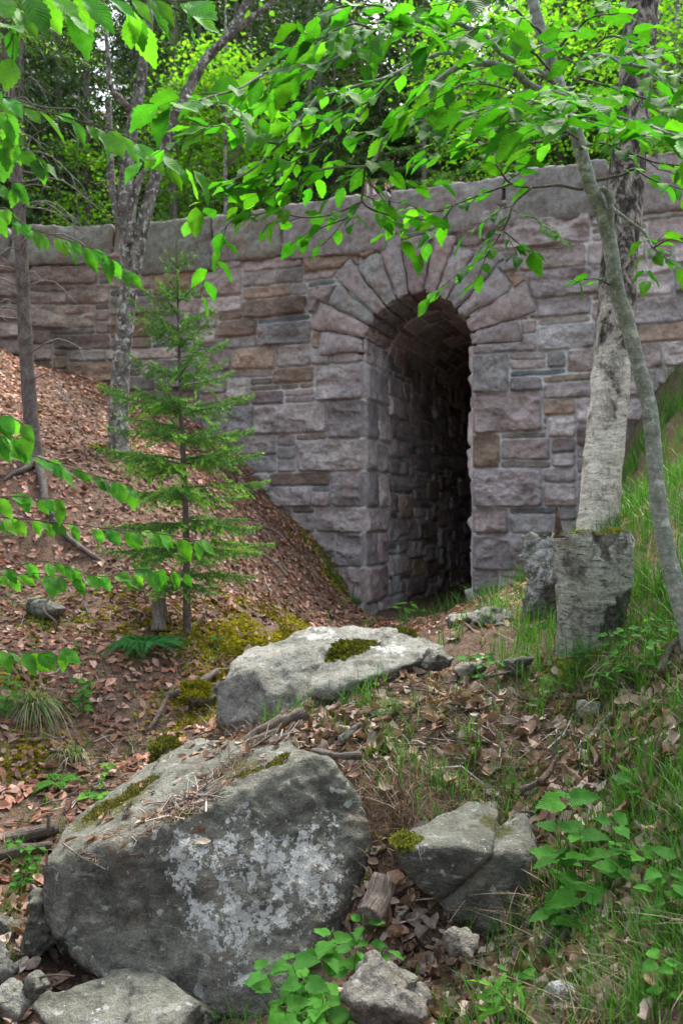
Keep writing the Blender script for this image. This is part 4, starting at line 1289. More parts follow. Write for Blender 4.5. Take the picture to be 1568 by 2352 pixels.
YG = ((0.12, 0.33, 0.025), (0.16, 0.38, 0.03), (0.09, 0.28, 0.02), (0.20, 0.39, 0.035))
GR = ((0.06, 0.15, 0.02), (0.09, 0.19, 0.02), (0.05, 0.12, 0.02))


def behind(X, n):
    """a spot n metres behind the wall in the direction X"""
    for s in np.arange(-30, 30, .1):
        p = wall(s, 0, -n)
        if 784 + p[0] / p[1] * F > X: break
    return np.array([p[0], p[1], gz(p[0], p[1])])


p = behind(500, 7.9); broadleaf(p, 8.6, 5.6, 1.5, 1.9, 2300, .12, 1, 'bright yellow green maple crown above the wall beside the leaning stem', YG)
p = behind(440, 10.5); broadleaf(p, 8.6, 5.6, 1.7, 1.7, 1700, .12, 2, 'light green maple at the top left behind the twin stems', YG)
p = behind(1130, 9.5); broadleaf(p, 9.5, 6.3, 2.0, 2.2, 2300, .12, 3, 'yellow green maple crown behind the top of the grey sapling', YG)
p = behind(1280, 14); broadleaf(p, 10.5, 6.4, 2.2, 2.6, 2300, .13, 4, 'light green tree between the grey sapling and the birch trunk', YG)
p = behind(1510, 7.9); broadleaf(p, 8.5, 5.0, 1.6, 2.4, 2000, .12, 5, 'bright green tree right of the birch trunk at the top edge', YG, r=.06)
p = behind(1640, 10.5); broadleaf(p, 9.5, 5.2, 2.0, 3.0, 2000, .12, 6, 'tall bright green tree at the top right corner', YG, r=.08)
p = behind(1555, 8.3); broadleaf(p, 3.0, 1.4, .8, 1.0, 800, .10, 7, 'low light green bush above the wall at the right edge', YG, r=.03, ncl=20)
p = behind(1000, 18); broadleaf(p, 13, 7.8, 2.6, 3.0, 2400, .15, 8, 'green broadleaved crown deep in the forest above the arch', GR)
p = behind(180, 9.5); broadleaf(p, 7, 4.4, 1.0, 1.2, 800, .11, 9, 'small yellow green tree among dark spruces at the upper left', YG, r=.05, ncl=26)
p = behind(780, 14); broadleaf(p, 11, 7.6, 2.0, 2.0, 1600, .14, 10, 'olive green tree top in the middle of the forest edge', ((0.12, 0.15, 0.03), (0.09, 0.13, 0.025)))
for (X, n, r_) in [(1535, 11.5, .08), (1490, 13, .09), (1560, 9.5, .07)]:
    p = behind(X, n)
    t = thing('bare_trunk', 'slim pale trunk standing in the bright foliage at the top right', 'tree', p, 'slim pale trunks at the top right')
    trunk(t, np.array([p + [0, 0, -.3], p + [.1, 0, 3], p + [-.1, 0, 6], p + [.2, 0, 12]]), [r_, r_ * .9, r_ * .8, r_ * .4], 12, .2, 'maple', .01, 8, 4)
    trunk(t, np.array([p + [0, 0, 4.6], p + [-.5, 0, 5.8], p + [-.9, 0, 7.5]]), [r_ * .5, r_ * .4, r_ * .2], 8, .2, 'maple', .005, 8, 4, 'limb')


def add_crown(t, base, centre, cr, ch, nl, leaf, cols, seed, ncl=26):
    """leaves and fine limbs as the crown part of a tree whose trunk is built already"""
    rg = np.random.RandomState(seed); mb = MB(); per = nl // ncl
    b = np.asarray(base, float); centre = np.asarray(centre, float)
    for k in range(ncl):
        a = unit(rg.normal(0, 1, 3)) * rg.uniform(.3, 1) ** .5
        e = centre + a * np.array([cr, cr, ch])
        q = spline(np.array([b + (centre - b) * rg.uniform(.2, .8), (b + e) / 2 + [0, 0, .2 + .3 * rg.rand()], e]), 8)
        Vk, Fk, _ = tube(q, np.linspace(.03, .006, 8), 4, caps=False); mb.add(Vk, Fk, (0.2, 0.19, 0.17))
        P = e + rg.normal(0, 1, (per, 3)) * np.array([.5, .5, .16])
        th = rg.uniform(0, 2 * PI, per); D = unit(np.stack([np.cos(th), np.sin(th), rg.uniform(-.6, .1, per)], 1))
        N_ = unit(rg.normal(0, .4, (per, 3)) + [0, 0, 1]); N_ = unit(N_ - D * (N_ * D).sum(1)[:, None])
        sz = leaf * rg.uniform(.6, 1.2, (per, 1))
        V, Fq = far_leaves(P, D, N_, sz, sz * .36)
        c = np.asarray(cols)[rg.randint(0, len(cols), per)] * rg.uniform(.75, 1.25, (per, 1))
        mb.add(V, [Fq], np.repeat(c, 6, 0))
    mesh_obj('crown', np.concatenate(mb.v), mb.f, M['far_leaf'], t, False, np.concatenate(mb.t))


LG = ((0.08, 0.22, 0.02), (0.11, 0.27, 0.02), (0.06, 0.18, 0.02))
add_crown(bpy.data.objects['maple_tree'], W(330, 60, 8.6), W(380, -500, 8.4) , 2.6, 1.1, 2600, .11, LG, 5, 34)
add_crown(bpy.data.objects['birch_tree'], W(1478, -60, 6.4), W(1430, -800, 6.8), 1.9, 0.9, 1500, .09, LG, 6, 26)
tS = bpy.data.objects['spruce_tree']
V, Fq, c, wood = conifer(9.5, 6.0, lambda v: 1.7 * (1 - v) ** .7, 46, .05, .016, .04, 91, NEARC, dens=.09, per=2)
wood.add(V, Fq, c); crown_obj(wood, tS, lambda Q: Q + np.array([W(5, -200, 7.6)[0], 7.6, 0]))


for X_, n_ in [(640, 13), (720, 11), (790, 16), (860, 12.5), (930, 20), (1000, 15), (680, 22), (560, 19)]:
    copy_tree(protos[int(X_ / 10) % 4], behind(X_, n_), rf.uniform(0, 6), 1.25)


# the same forest goes on unseen around the viewpoint, added to block low skylight
rb_ = random.Random(31); ring = []
while len(ring) < 30:
    a = rb_.uniform(-0.15 * PI, 1.15 * PI); r_ = rb_.uniform(6.5, 15)
    q = (-math.cos(a) * r_, 1.0 - math.sin(a) * r_)
    if q[1] > 0 and abs(q[0]) < 6 + q[1] * .6: continue
    if all(math.hypot(q[0] - e[0], q[1] - e[1]) > 2.0 for e in ring): ring.append(q)
for i, q in enumerate(ring):
    copy_tree(protos[i % 4], (q[0], q[1], gz(*q)), rb_.uniform(0, 6), rb_.uniform(.85, 1.1), 'unseen dark conifer added to the forest behind and beside the viewpoint')['group'] = 'conifers around the viewpoint'

# ================================================================== BROAD LEAVES NEAR THE CAMERA
def leaf_template(seed, nl=15, wid=0.56, teeth=0.10, curl=0.25, fold=0.25, heart=False, wave=0.04):
    """unit leaf along +x, upper side +z"""
    rg = np.random.RandomState(seed)
    t = np.linspace(0, 1, nl)
    if heart: w = np.sin(PI * np.clip(t * .93 + .07, 0, 1) ** .62) * (1 - .15 * t)
    else: w = np.sin(PI * t ** .82) ** .9 * (1 - .12 * t)
    w = w / w.max() * wid / 2
    w[-1] = 0; w[0] = 0.015 if not heart else w[0]
    ac = np.array([-1, -.55, 0, .55, 1])
    X = np.repeat(t[:, None], 5, 1).copy(); Y = w[:, None] * ac[None]
    saw = np.where(np.arange(nl) % 2 == 1, 1 + teeth, 1 - teeth * .6); saw[[0, -1]] = 1
    Y[:, 0] *= saw; Y[:, 4] *= saw
    X[:, 0] += np.where(np.arange(nl) % 2 == 1, .022, -.01) * (w > .03); X[:, 4] += np.where(np.arange(nl) % 2 == 1, .022, -.01) * (w > .03)
    if heart: X[0, [0, 4]] -= .10; X[0, [1, 3]] -= .05
    Z = fold * np.abs(Y) * 1.0 - curl * (X ** 2) * .5 + wave * np.sin(X * 9 + rg.uniform(0, 6)) * Y / (wid / 2) + rg.uniform(-.06, .06) * Y
    V = np.stack([X, Y, Z], 2).reshape(-1, 3)
    U = np.stack([np.repeat(t[:, None], 5, 1), np.repeat(ac[None], nl, 0), 0 * X], 2).reshape(-1, 3)
    return V, grid_faces(nl, 5), U


LT = [leaf_template(k, curl=c, fold=f) for k, (c, f) in enumerate([(.1, .15), (.3, .25), (.5, .3), (.2, .4), (.7, .2), (-.1, .2)])]
HT = [leaf_template(20 + k, 13, .78, .11, c, f, True) for k, (c, f) in enumerate([(.15, .15), (.35, .2), (.0, .3)])]
LN = [leaf_template(30 + k, 9, .24, 0, c, .3) for k, c in enumerate([.2, .5, .8])]


def place_leaf(mb, tpl, p, d, nrm, size, col):
    V, Fq, U = tpl
    d = d / np.linalg.norm(d); nrm = nrm - d * np.dot(nrm, d); nrm /= np.linalg.norm(nrm) + 1e-9
    s = np.cross(nrm, d)
    mb.add(p + (V[:, :1] * d + V[:, 1:2] * s + V[:, 2:] * nrm) * size, Fq, col, U)


BEECH = [(0.05, 0.20, 0.015), (0.07, 0.25, 0.015), (0.10, 0.31, 0.018), (0.055, 0.21, 0.02)]
YOUNG = [(0.08, 0.25, 0.025), (0.10, 0.30, 0.03), (0.12, 0.34, 0.03), (0.07, 0.23, 0.03)]


def leafy(parent, pts, r0, r1, size, cols, seed, sub=0.12, sublen=(.10, .26), spacing=.05, droop=.16, start=0.15, mat='leaf', bark='twig', tcol=(.10, .085, .065), name='branch', endleaf=True, sidef=1.0, face=-.05, own=True):
    """a twig through measured points with alternate side twigs; its leaves are its child"""
    rg = random.Random(seed)
    P = np.array([W(*p) for p in pts]) if not isinstance(pts, np.ndarray) else pts
    L = np.linalg.norm(np.diff(P, axis=0), axis=1).sum()
    n = max(8, int(L / .02)); C = spline(P, n)
    jit = 0.004 * np.stack([fbm(np.stack([np.arange(n) * .21, 0 * np.arange(n) + seed, 0 * np.arange(n) + k], 1), 3, seed) for k in range(3)], 1)
    C = C + jit
    wood, lv = MB(), MB()
    V, Fq, u = tube(C, np.linspace(r0, r1, n), 8, r0 * .12, 40, seed)
    wood.add(V, Fq, tcol)

    def leaf_at(p, tan, side, sz):
        up = np.array([0, 0, 1.0])
        sd = np.cross(tan, up); sd /= np.linalg.norm(sd) + 1e-6
        d = tan * rg.uniform(.5, 1.05) + sd * side * sidef * rg.uniform(.35, .9) + np.array([rg.gauss(0, .15), rg.gauss(0, .15), -droop * rg.uniform(.2, 1.4)])
        d /= np.linalg.norm(d)
        pet = .07 * sz / .09
        Vp, Fp, _ = tube(np.array([p, p + d * pet * .12]), .0009, 3, caps=False); wood.add(Vp, Fp, tcol)
        nr = np.array([rg.gauss(0, .25), -face + rg.gauss(0, .4), 1.0])
        c = np.array(rg.choice(cols)) * rg.uniform(.6, 1.3) * np.array([rg.uniform(.75, 1.15), 1, rg.uniform(.8, 1.5)])
        place_leaf(lv, LT[rg.randint(0, 5)], p + d * pet * .12, d, nr, sz * rg.uniform(.6, 1.12), c)

    s = L * start; side = 1
    while s < L:
        k = min(n - 2, int(s / L * n)); tan = C[k + 1] - C[k]; tan /= np.linalg.norm(tan)
        if sub and rg.random() < sub * 6 * spacing / .05 * .5 and s < L * .93:
            up = np.array([0, 0, 1.0]); sd = np.cross(tan, up); sd /= np.linalg.norm(sd) + 1e-6
            l = rg.uniform(*sublen)
            d = tan * rg.uniform(.5, .9) + sd * side * rg.uniform(.4, .9) + np.array([0, 0, rg.uniform(-.16, .10)]); d /= np.linalg.norm(d)
            m = max(4, int(l / .03)); uu = np.linspace(0, 1, m)[:, None]
            q = C[k] + d * l * uu + np.array([0, 0, -.10]) * l * uu ** 2
            q += np.cumsum(np.array([[rg.gauss(0, .004) for _ in range(3)] for _ in range(m)]), 0)
            q[0] = C[k]
            Vp, Fp, _ = tube(q, np.linspace(max(.0016, r1 * 1.0), .001, m), 5); wood.add(Vp, Fp, tcol)
            a = .05; sd2 = 1
            while a < l:
                kk = min(m - 2, int(a / l * m)); t2 = q[kk + 1] - q[kk]; t2 /= np.linalg.norm(t2) + 1e-9
                leaf_at(q[kk], t2, sd2, size); sd2 = -sd2; a += spacing * rg.uniform(.7, 1.2)
            leaf_at(q[-1], t2, 0.15, size)
        else:
            leaf_at(C[k], tan, side, size)
        side = -side; s += spacing * rg.uniform(.7, 1.3)
    if endleaf: leaf_at(C[-1], C[-1] - C[-2], .1, size * 1.1)
    b = mesh_obj(name, np.concatenate(wood.v), wood.f, M[bark], parent, True, np.concatenate(wood.t))
    if lv.n: lv.build('leaves', M[mat], b)
    return b


# --- the grey sapling on the right
bs = G(1568, 1420, 3.3)
bt = thing('beech_sapling', 'slender grey barked sapling curving up the right side with broad green leaves overhead', 'tree', bs)
trunk(bt, [(1590, 1500, 3.3), (1566, 1400, 3.3), (1545, 1330, 3.3), (1520, 1215, 3.3), (1505, 1100, 3.3), (1492, 950, 3.3), (1468, 850, 3.3), (1440, 745, 3.3), (1415, 660, 3.3), (1406, 600, 3.3), (1390, 520, 3.3), (1357, 430, 3.3), (1333, 350, 3.3),
           (1310, 265, 3.3), (1277, 180, 3.3), (1250, 100, 3.3), (1227, 20, 3.3), (1213, -60, 3.3), (1190, -300, 3.3)],
      [.038, .033, .031, .029, .028, .0275, .027, .025, .023, .019, .014], 24, .02, 'beech', .0025, 16, 3)
BR = [
    ([(1307, 232, 3.29), (1249, 210, 3.2), (1214, 195, 3.15), (1189, 172, 3.1), (1144, 147, 3.05), (1079, 145, 3.0), (1056, 150, 2.95), (999, 190, 2.9), (989, 215, 2.88), (964, 255, 2.85), (934, 285, 2.8), (889, 315, 2.78), (866, 355, 2.75), (839, 380, 2.72), (784, 382, 2.7), (720, 395, 2.7)], .016, .003, .095, .16, .3),
    ([(839, 380, 2.72), (834, 425, 2.75), (831, 465, 2.75), (884, 490, 2.75), (950, 500, 2.75), (1010, 510, 2.8)], .004, .002, .085, .12, .1),
    ([(831, 465, 2.75), (760, 490, 2.7), (700, 500, 2.65), (620, 490, 2.65), (560, 500, 2.6)], .003, .0015, .08, .12, .1),
    ([(1079, 145, 3.0), (1029, 117, 2.95), (974, 137, 2.9), (929, 160, 2.85), (884, 180, 2.8), (829, 195, 2.75), (784, 210, 2.7), (725, 230, 2.65), (690, 275, 2.6), (640, 330, 2.6), (570, 397, 2.6), (500, 425, 2.6)], .008, .002, .09, .17, .15),
    ([(640, 330, 2.6), (590, 320, 2.5), (530, 290, 2.4), (480, 290, 2.3)], .004, .0015, .09, .1, .2),
    ([(900, 175, 2.82), (800, 290, 2.8), (740, 330, 2.75), (660, 380, 2.75), (600, 420, 2.7)], .004, .0015, .085, .15, .2),
    ([(1283, 195, 3.3), (1224, 160, 3.2), (1149, 120, 3.1), (1114, 85, 3.0), (1054, 55, 2.9), (1014, 37, 2.8), (974, 40, 2.7), (904, 52, 2.6), (869, 85, 2.5), (800, 120, 2.4), (740, 150, 2.3), (680, 150, 2.2), (600, 170, 2.1)], .011, .003, .10, .15, .25),
    ([(600, 170, 2.1), (540, 205, 1.95), (480, 225, 1.85), (420, 240, 1.75), (390, 245, 1.7)], .003, .0015, .10, .06, .3),
    ([(974, 40, 2.7), (900, 20, 2.4), (820, 10, 2.2), (740, 30, 2.1), (680, 70, 2.1)], .004, .002, .095, .12, .1),
    ([(869, 85, 2.5), (840, 60, 2.3), (790, 60, 2.2), (720, 95, 2.1)], .004, .002, .095, .12, .1),
    ([(1335, 432, 3.3), (1269, 427, 3.25), (1219, 430, 3.2), (1174, 422, 3.15), (1151, 400, 3.1), (1129, 370, 3.1), (1090, 365, 3.1)], .007, .002, .085, .06, .45),
    ([(1174, 422, 3.15), (1109, 445, 3.1), (1044, 470, 3.05), (1004, 485, 3.0), (950, 478, 3.0)], .004, .0015, .085, .10, .2),
    ([(1219, 430, 3.2), (1179, 470, 3.15), (1169, 500, 3.1), (1154, 530, 3.1), (1129, 570, 3.05), (1109, 605, 3.0), (1095, 640, 3.0)], .005, .0015, .095, .12, .25),
    ([(1365, 435, 3.3), (1395, 440, 3.28), (1405, 475, 3.25), (1449, 510, 3.2), (1474, 530, 3.2), (1499, 570, 3.15), (1530, 595, 3.1), (1570, 620, 3.1)], .009, .002, .09, .12, .55),
    ([(1499, 570, 3.15), (1540, 550, 3.1), (1610, 550, 3.1)], .003, .0015, .085, .12, .0),
    ([(1357, 418, 3.3), (1429, 402, 3.25), (1454, 388, 3.2), (1500, 415, 3.1), (1580, 440, 3.05)], .007, .002, .09, .12, .3),
    ([(1303, 215, 3.3), (1329, 170, 3.1), (1324, 150, 3.0), (1360, 125, 2.9), (1420, 140, 2.7), (1500, 160, 2.6), (1590, 190, 2.5)], .009, .003, .10, .18, .25),
    ([(1310, 245, 3.29), (1345, 225, 2.9), (1380, 255, 2.6), (1450, 280, 2.4), (1520, 300, 2.2), (1600, 330, 2.1)], .008, .002, .105, .16, .25),
    ([(1312, 260, 3.29), (1300, 240, 2.9), (1260, 235, 2.5), (1200, 240, 2.3), (1120, 245, 2.2), (1060, 265, 2.15)], .008, .002, .105, .12, .3),
    ([(1345, 225, 2.9), (1330, 250, 2.5), (1300, 270, 2.2), (1290, 290, 2.0)], .005, .002, .105, .08, .35),
    ([(1450, 280, 2.4), (1440, 290, 2.2), (1460, 300, 2.05), (1480, 310, 1.95)], .004, .002, .105, .05, .4),
    ([(1320, 300, 3.28), (1270, 320, 3.2), (1200, 330, 3.1), (1120, 330, 3.05), (1060, 320, 3.0)], .005, .002, .09, .14, .2),
    ([(1243, 75, 3.28), (1190, 30, 2.9), (1140, 0, 2.5), (1110, -20, 2.2)], .006, .002, .105, .05, .6),
    ([(1262, 130, 3.28), (1330, 60, 3.0), (1360, 40, 2.9), (1420, 30, 2.8)], .006, .002, .105, .10, .3),
    ([(1330, 340, 3.29), (1380, 330, 3.0), (1440, 350, 2.9), (1500, 370, 2.8), (1580, 380, 2.7)], .006, .002, .095, .14, .2),
    ([(1262, 130, 3.28), (1210, 260, 3.2), (1150, 280, 3.1), (1080, 300, 3.0)], .005, .002, .09, .10, .3),
    ([(1290, 210, 3.3), (1240, 260, 3.0), (1180, 215, 2.8), (1100, 190, 2.7), (1040, 200, 2.6)], .005, .002, .10, .16, .15),
    ([(1277, 180, 3.3), (1200, 100, 3.0), (1120, 60, 2.8), (1050, 90, 2.6), (980, 100, 2.5)], .005, .002, .10, .16, .15),
    ([(1320, 180, 3.1), (1400, 200, 2.9), (1480, 230, 2.8), (1580, 250, 2.7)], .005, .002, .10, .2, .1),
    ([(1305, 210, 3.3), (1380, 90, 3.2), (1460, 100, 3.1), (1560, 130, 3.0)], .005, .002, .095, .2, .2),
    ([(929, 160, 2.85), (850, 230, 2.75), (780, 260, 2.7), (700, 290, 2.65), (650, 260, 2.6)], .004, .0015, .09, .18, .1),
    ([(904, 52, 2.6), (820, 60, 2.45), (760, 90, 2.4), (690, 120, 2.4), (620, 210, 2.4), (560, 260, 2.4)], .004, .0015, .095, .16, .1),
    ([(1330, 320, 3.28), (1250, 280, 3.0), (1180, 290, 2.8), (1090, 230, 2.7)], .005, .002, .10, .14, .2),
    ([(866, 355, 2.75), (900, 400, 2.75), (960, 430, 2.8), (1010, 420, 2.85)], .003, .0015, .085, .1, .1),
    ([(831, 465, 2.75), (800, 500, 2.7), (740, 520, 2.7), (700, 545, 2.7)], .003, .0015, .08, .14, .1),
    ([(640, 430, 2.62), (590, 470, 2.6), (540, 500, 2.6), (510, 530, 2.6)], .003, .0015, .085, .16, .0),
    ([(720, 395, 2.7), (680, 430, 2.68), (600, 440, 2.65), (500, 455, 2.6), (450, 470, 2.6)], .003, .0015, .085, .16, .0),
    ([(1044, 470, 3.05), (1000, 520, 3.0), (960, 540, 2.95), (920, 550, 2.95)], .003, .0015, .085, .12, .1),
    ([(1154, 530, 3.1), (1190, 560, 3.05), (1215, 580, 3.0)], .003, .0015, .085, .1, .2),
]
LOW = (1, 2, 5, 10, 11, 12)
for k, (p, r0, r1, sz, sub, st) in enumerate(BR):
    if k in LOW: sub *= 1.9
    leafy(bt, p, r0, r1, sz * .92, BEECH if k % 3 else YOUNG[:2] + BEECH, 100 + k, sub * .95, spacing=.046, start=st, bark='beech' if r0 > .0075 else 'twig', tcol=(.12, .11, .09))
leafy(bt, [(1398, 655, 3.3), (1370, 640, 3.25), (1330, 640, 3.2)], .003, .0015, .085, BEECH, 160, 0, spacing=.03, start=.3)
# snapped spurs at the fork of the trunk
Vk, Fk, _ = tube(spline(np.array(PW((1398, 540, 3.3), (1402, 480, 3.27), (1395, 445, 3.25), (1380, 432, 3.25))), 14), np.linspace(.016, .011, 14), 10, .002, 30, 2)
mesh_obj('broken_limb', Vk, Fk, M['beech'], bt)

# --- the sapling beyond the left edge whose sprays hang into the picture
lb = G(-330, 1700, 2.7)
lt = thing('birch_sapling', 'drooping sprays of small bright toothed leaves reaching in from the left edge', 'tree', lb)
trunk(lt, np.array([lb + [0, 0, -.1], lb + [.05, 0, 1], lb + [.1, -.1, 2.2], lb + [.2, -.15, 3.6]]), [.03, .026, .02, .008], 14, .04, 'beech', .002, 14, 3)
tz = lambda z: lb + np.array([.05 + .03 * z, -.04 * z, z])
LB = [
    ([(0, 220, 2.35), (50, 240, 2.36), (165, 270, 2.38), (240, 295, 2.4), (300, 320, 2.42), (350, 345, 2.44), (395, 370, 2.46), (440, 385, 2.48)], .085, .0045),
    ([(0, 480, 2.45), (40, 505, 2.45), (90, 530, 2.45), (150, 550, 2.46), (210, 570, 2.47), (260, 595, 2.48), (295, 622, 2.5)], .066, .0025),
    ([(0, 1032, 2.5), (75, 1047, 2.5), (150, 1072, 2.5), (225, 1092, 2.5), (305, 1120, 2.5)], .064, .002),
    ([(0, 950, 2.4), (30, 960, 2.4), (65, 980, 2.4)], .07, .002),
    ([(0, 995, 2.45), (30, 1005, 2.45), (60, 1015, 2.45)], .07, .002),
    ([(0, 1186, 2.5), (135, 1201, 2.5), (235, 1211, 2.5), (325, 1221, 2.5), (462, 1242, 2.5)], .064, .0025),
    ([(0, 1141, 2.45), (60, 1143, 2.45), (138, 1148, 2.45)], .066, .002),
    ([(0, 1322, 2.6), (100, 1318, 2.6), (180, 1332, 2.6)], .058, .002),
    ([(0, 1310, 2.6), (110, 1290, 2.6), (230, 1322, 2.6), (290, 1312, 2.6), (368, 1310, 2.6)], .062, .0018),
    ([(0, 1489, 2.45), (80, 1500, 2.45), (152, 1492, 2.45)], .066, .002),
    ([(0, 318, 2.3), (50, 345, 2.3), (98, 362, 2.3)], .075, .002),
    ([(0, 420, 2.4), (45, 428, 2.4)], .066, .0015),
    ([(0, -10, 1.95), (120, -12, 1.95), (250, -10, 2.0), (400, 0, 2.1), (440, -5, 2.1)], .10, .004),
    ([(0, 55, 1.85), (30, 70, 1.85), (30, 130, 1.85)], .09, .002),
    ([(0, 250, 2.1), (20, 330, 2.1)], .075, .0015),
    ([(0, 20, 2.1), (90, 20, 2.1), (170, 15, 2.15)], .09, .002),
]
for k, (p, sz, r0) in enumerate(LB):
    q = np.array(PW(*p)); a = q[0]; z0 = max(.25, a[2] - lb[2] - .15)
    base = tz(z0)
    q = np.concatenate([[base, (base + a) / 2 + [0, 0, .06]], q])
    st = 1 - np.linalg.norm(np.diff(q[2:], axis=0), axis=1).sum() / np.linalg.norm(np.diff(q, axis=0), axis=1).sum()
    leafy(lt, q, r0, .0012, sz * 1.06, YOUNG, 200 + k, .03 if k not in (7, 8) else .1, (.06, .14), (.027 if sz < .08 else .034), 1.0, st * .92, 'leaf_young', face=.9, sidef=.45)

# ================================================================== SMALL PLANTS
def plant(label, base, stems, seed, kind='heart', size=.07, cols=YOUNG, name='seedling', cat='plant', group=None, mat='herb'):
    """stems: list of tips; leaves in opposite pairs up each stem"""
    rg = random.Random(seed)
    base = np.asarray(base, float)
    t = thing(name, label, cat, base, group)
    tpl = {'heart': HT, 'lance': LN, 'leaf': LT[:4]}[kind]
    wood, lv = MB(), MB()
    for tip in stems:
        tip = np.asarray(tip, float)
        b = base + np.array([rg.gauss(0, .015), rg.gauss(0, .015), -.01])
        mid = (b + tip) / 2 + np.array([rg.gauss(0, .02), rg.gauss(0, .02), .02])
        C = spline(np.array([b, mid, tip]), 14)
        V, Fq, u = tube(C, np.linspace(.0022, .0011, 14), 5); wood.add(V, Fq, (.09, .13, .03))
        L = np.linalg.norm(tip - b); nn = max(1, int(L / (size * 1.15)))
        for j in range(nn + 1):
            k = min(12, int(13 * (.3 + .7 * j / max(1, nn)))); a0 = rg.uniform(0, 6.28)
            for h in range(2 if j < nn else 3):
                a = a0 + h * (PI if j < nn else 2.1)
                d = np.array([math.cos(a), math.sin(a), rg.uniform(-.25, .25)])
                p = C[k] + d * size * .22
                Vp, Fp, _ = tube(np.array([C[k], p]), .0009, 3, caps=False); wood.add(Vp, Fp, (.09, .13, .03))
                c = np.array(rg.choice(cols)) * rg.uniform(.75, 1.15)
                place_leaf(lv, rg.choice(tpl), p, d, np.array([rg.gauss(0, .3), -.45 + rg.gauss(0, .25), 1]), size * rg.uniform(.65, 1.1) * (1.6 if kind == 'lance' else 1), c)
    mesh_obj('stem', np.concatenate(wood.v), wood.f, M['twig'], t, True, np.concatenate(wood.t))
    lv.build('leaves', M[mat], t)
    return t


HERB = [(0.06, 0.22, 0.025), (0.08, 0.27, 0.03), (0.05, 0.19, 0.025)]
plant('broad clump of toothed green leaves sprouting in front of the lichen boulder at the bottom', G(700, 2330, 2.2),
      PW((600, 2210, 2.16), (660, 2185, 2.2), (742, 2175, 2.25), (765, 2130, 2.3), (690, 2235, 2.12), (640, 2300, 2.1), (740, 2290, 2.1), (700, 2330, 2.05)), 1, 'heart', .066, HERB)
plant('two leaved shoot standing between the big boulder and the fallen bark stub', G(815, 2235, 2.35), PW((832, 2100, 2.4), (820, 2160, 2.35), (885, 2170, 2.35)), 2, 'leaf', .06, HERB)
plant('tall bright green seedling with toothed leaves right of the cracked rock', G(1312, 2070, 2.5), PW((1300, 1815, 2.55), (1330, 1900, 2.48), (1285, 1960, 2.45), (1335, 2050, 2.4)), 3, 'heart', .085, HERB)
plant('low two leaved seedling below the tall bright seedling', G(1295, 2125, 2.42), PW((1270, 2095, 2.42), (1315, 2110, 2.4)), 4, 'leaf', .06, HERB)
plant('leafy sprig among grass above the tall bright seedling at the right', G(1450, 1810, 2.7), PW((1440, 1775, 2.7), (1520, 1790, 2.65)), 5, 'heart', .075, HERB)
plant('pointed leaved sprig in the grass right of the tall bright seedling', G(1430, 1900, 2.4), PW((1410, 1880, 2.4), (1470, 1960, 2.3), (1420, 1990, 2.3)), 6, 'heart', .065, HERB)
plant('bright lance leaved shoot among curled leaves at the bottom right', G(1175, 2330, 2.15), PW((1165, 2225, 2.15), (1190, 2255, 2.12), (1140, 2270, 2.12), (1180, 2310, 2.08)), 7, 'lance', .05, YOUNG)
plant('small seedling between the dark stone and the moss slab', G(1095, 1540, 4.0), PW((1075, 1505, 4.0), (1115, 1500, 4.0), (1140, 1520, 3.95)), 8, 'leaf', .06, HERB)
plant('dark leaved seedling at the foot of the stump', G(1335, 1530, 3.75), PW((1320, 1495, 3.75), (1352, 1490, 3.72)), 9, 'leaf', .055, [(0.03, .12, .02)])
plant('round leaved seedling below the left side of the stump', G(1270, 1580, 3.7), PW((1255, 1555, 3.7), (1290, 1570, 3.65)), 10, 'heart', .045, HERB)
plant('pale seedling on the bank between the stump and the grey sapling', G(1440, 1480, 3.6), PW((1430, 1435, 3.6), (1455, 1455, 3.55), (1400, 1450, 3.6)), 11, 'leaf', .06, HERB)
plant('narrow leaved weed on the bank below the stump', G(1410, 1570, 3.5), PW((1405, 1515, 3.5), (1440, 1530, 3.5), (1375, 1545, 3.45), (1470, 1500, 3.5)), 12, 'lance', .045, HERB)
plant('small seedling beside the base of the grey sapling', G(1515, 1440, 3.4), PW((1500, 1410, 3.4), (1540, 1415, 3.4)), 13, 'leaf', .055, HERB)
plant('leafy weed at the right edge above the overhanging bank', G(1540, 2030, 2.0), PW((1520, 1990, 2.0), (1550, 2020, 1.95), (1560, 1960, 2.0)), 14, 'leaf', .055, HERB)
plant('leafy weed at the right edge below the overhanging grass', G(1530, 2250, 1.75), PW((1510, 2200, 1.75), (1550, 2230, 1.7), (1530, 2280, 1.7)), 15, 'leaf', .045, HERB)
plant('small green seedling in front of the tunnel mouth', G(940, 1425, 8.6), PW((925, 1395, 8.6), (960, 1400, 8.6), (940, 1380, 8.6)), 16, 'lance', .09, YOUNG)
plant('seedling on the red leaf slope near the wall foot', G(690, 1335, 9.2), PW((685, 1325, 9.2), (700, 1330, 9.2)), 17, 'leaf', .09, HERB)
plant('seedling patch below the fern on the left bank', G(190, 1580, 4.9), PW((180, 1555, 4.9), (210, 1565, 4.9), (195, 1590, 4.85)), 18, 'heart', .05, HERB)
plant('seedling patch at the left edge above the sedge tuft', G(20, 1590, 4.7), PW((10, 1550, 4.7), (35, 1565, 4.7), (20, 1600, 4.6)), 19, 'heart', .055, HERB)
plant('tiny seedling under the little spruce', G(500, 1470, 5.9), PW((495, 1462, 5.9), (510, 1465, 5.9)), 20, 'leaf', .05, HERB)
plant('creeping seedling in the leaves at the left behind the big boulder', G(220, 1840, 4.0), PW((200, 1825, 4.0), (240, 1830, 4.0), (255, 1750, 4.2)), 21, 'heart', .05, YOUNG)
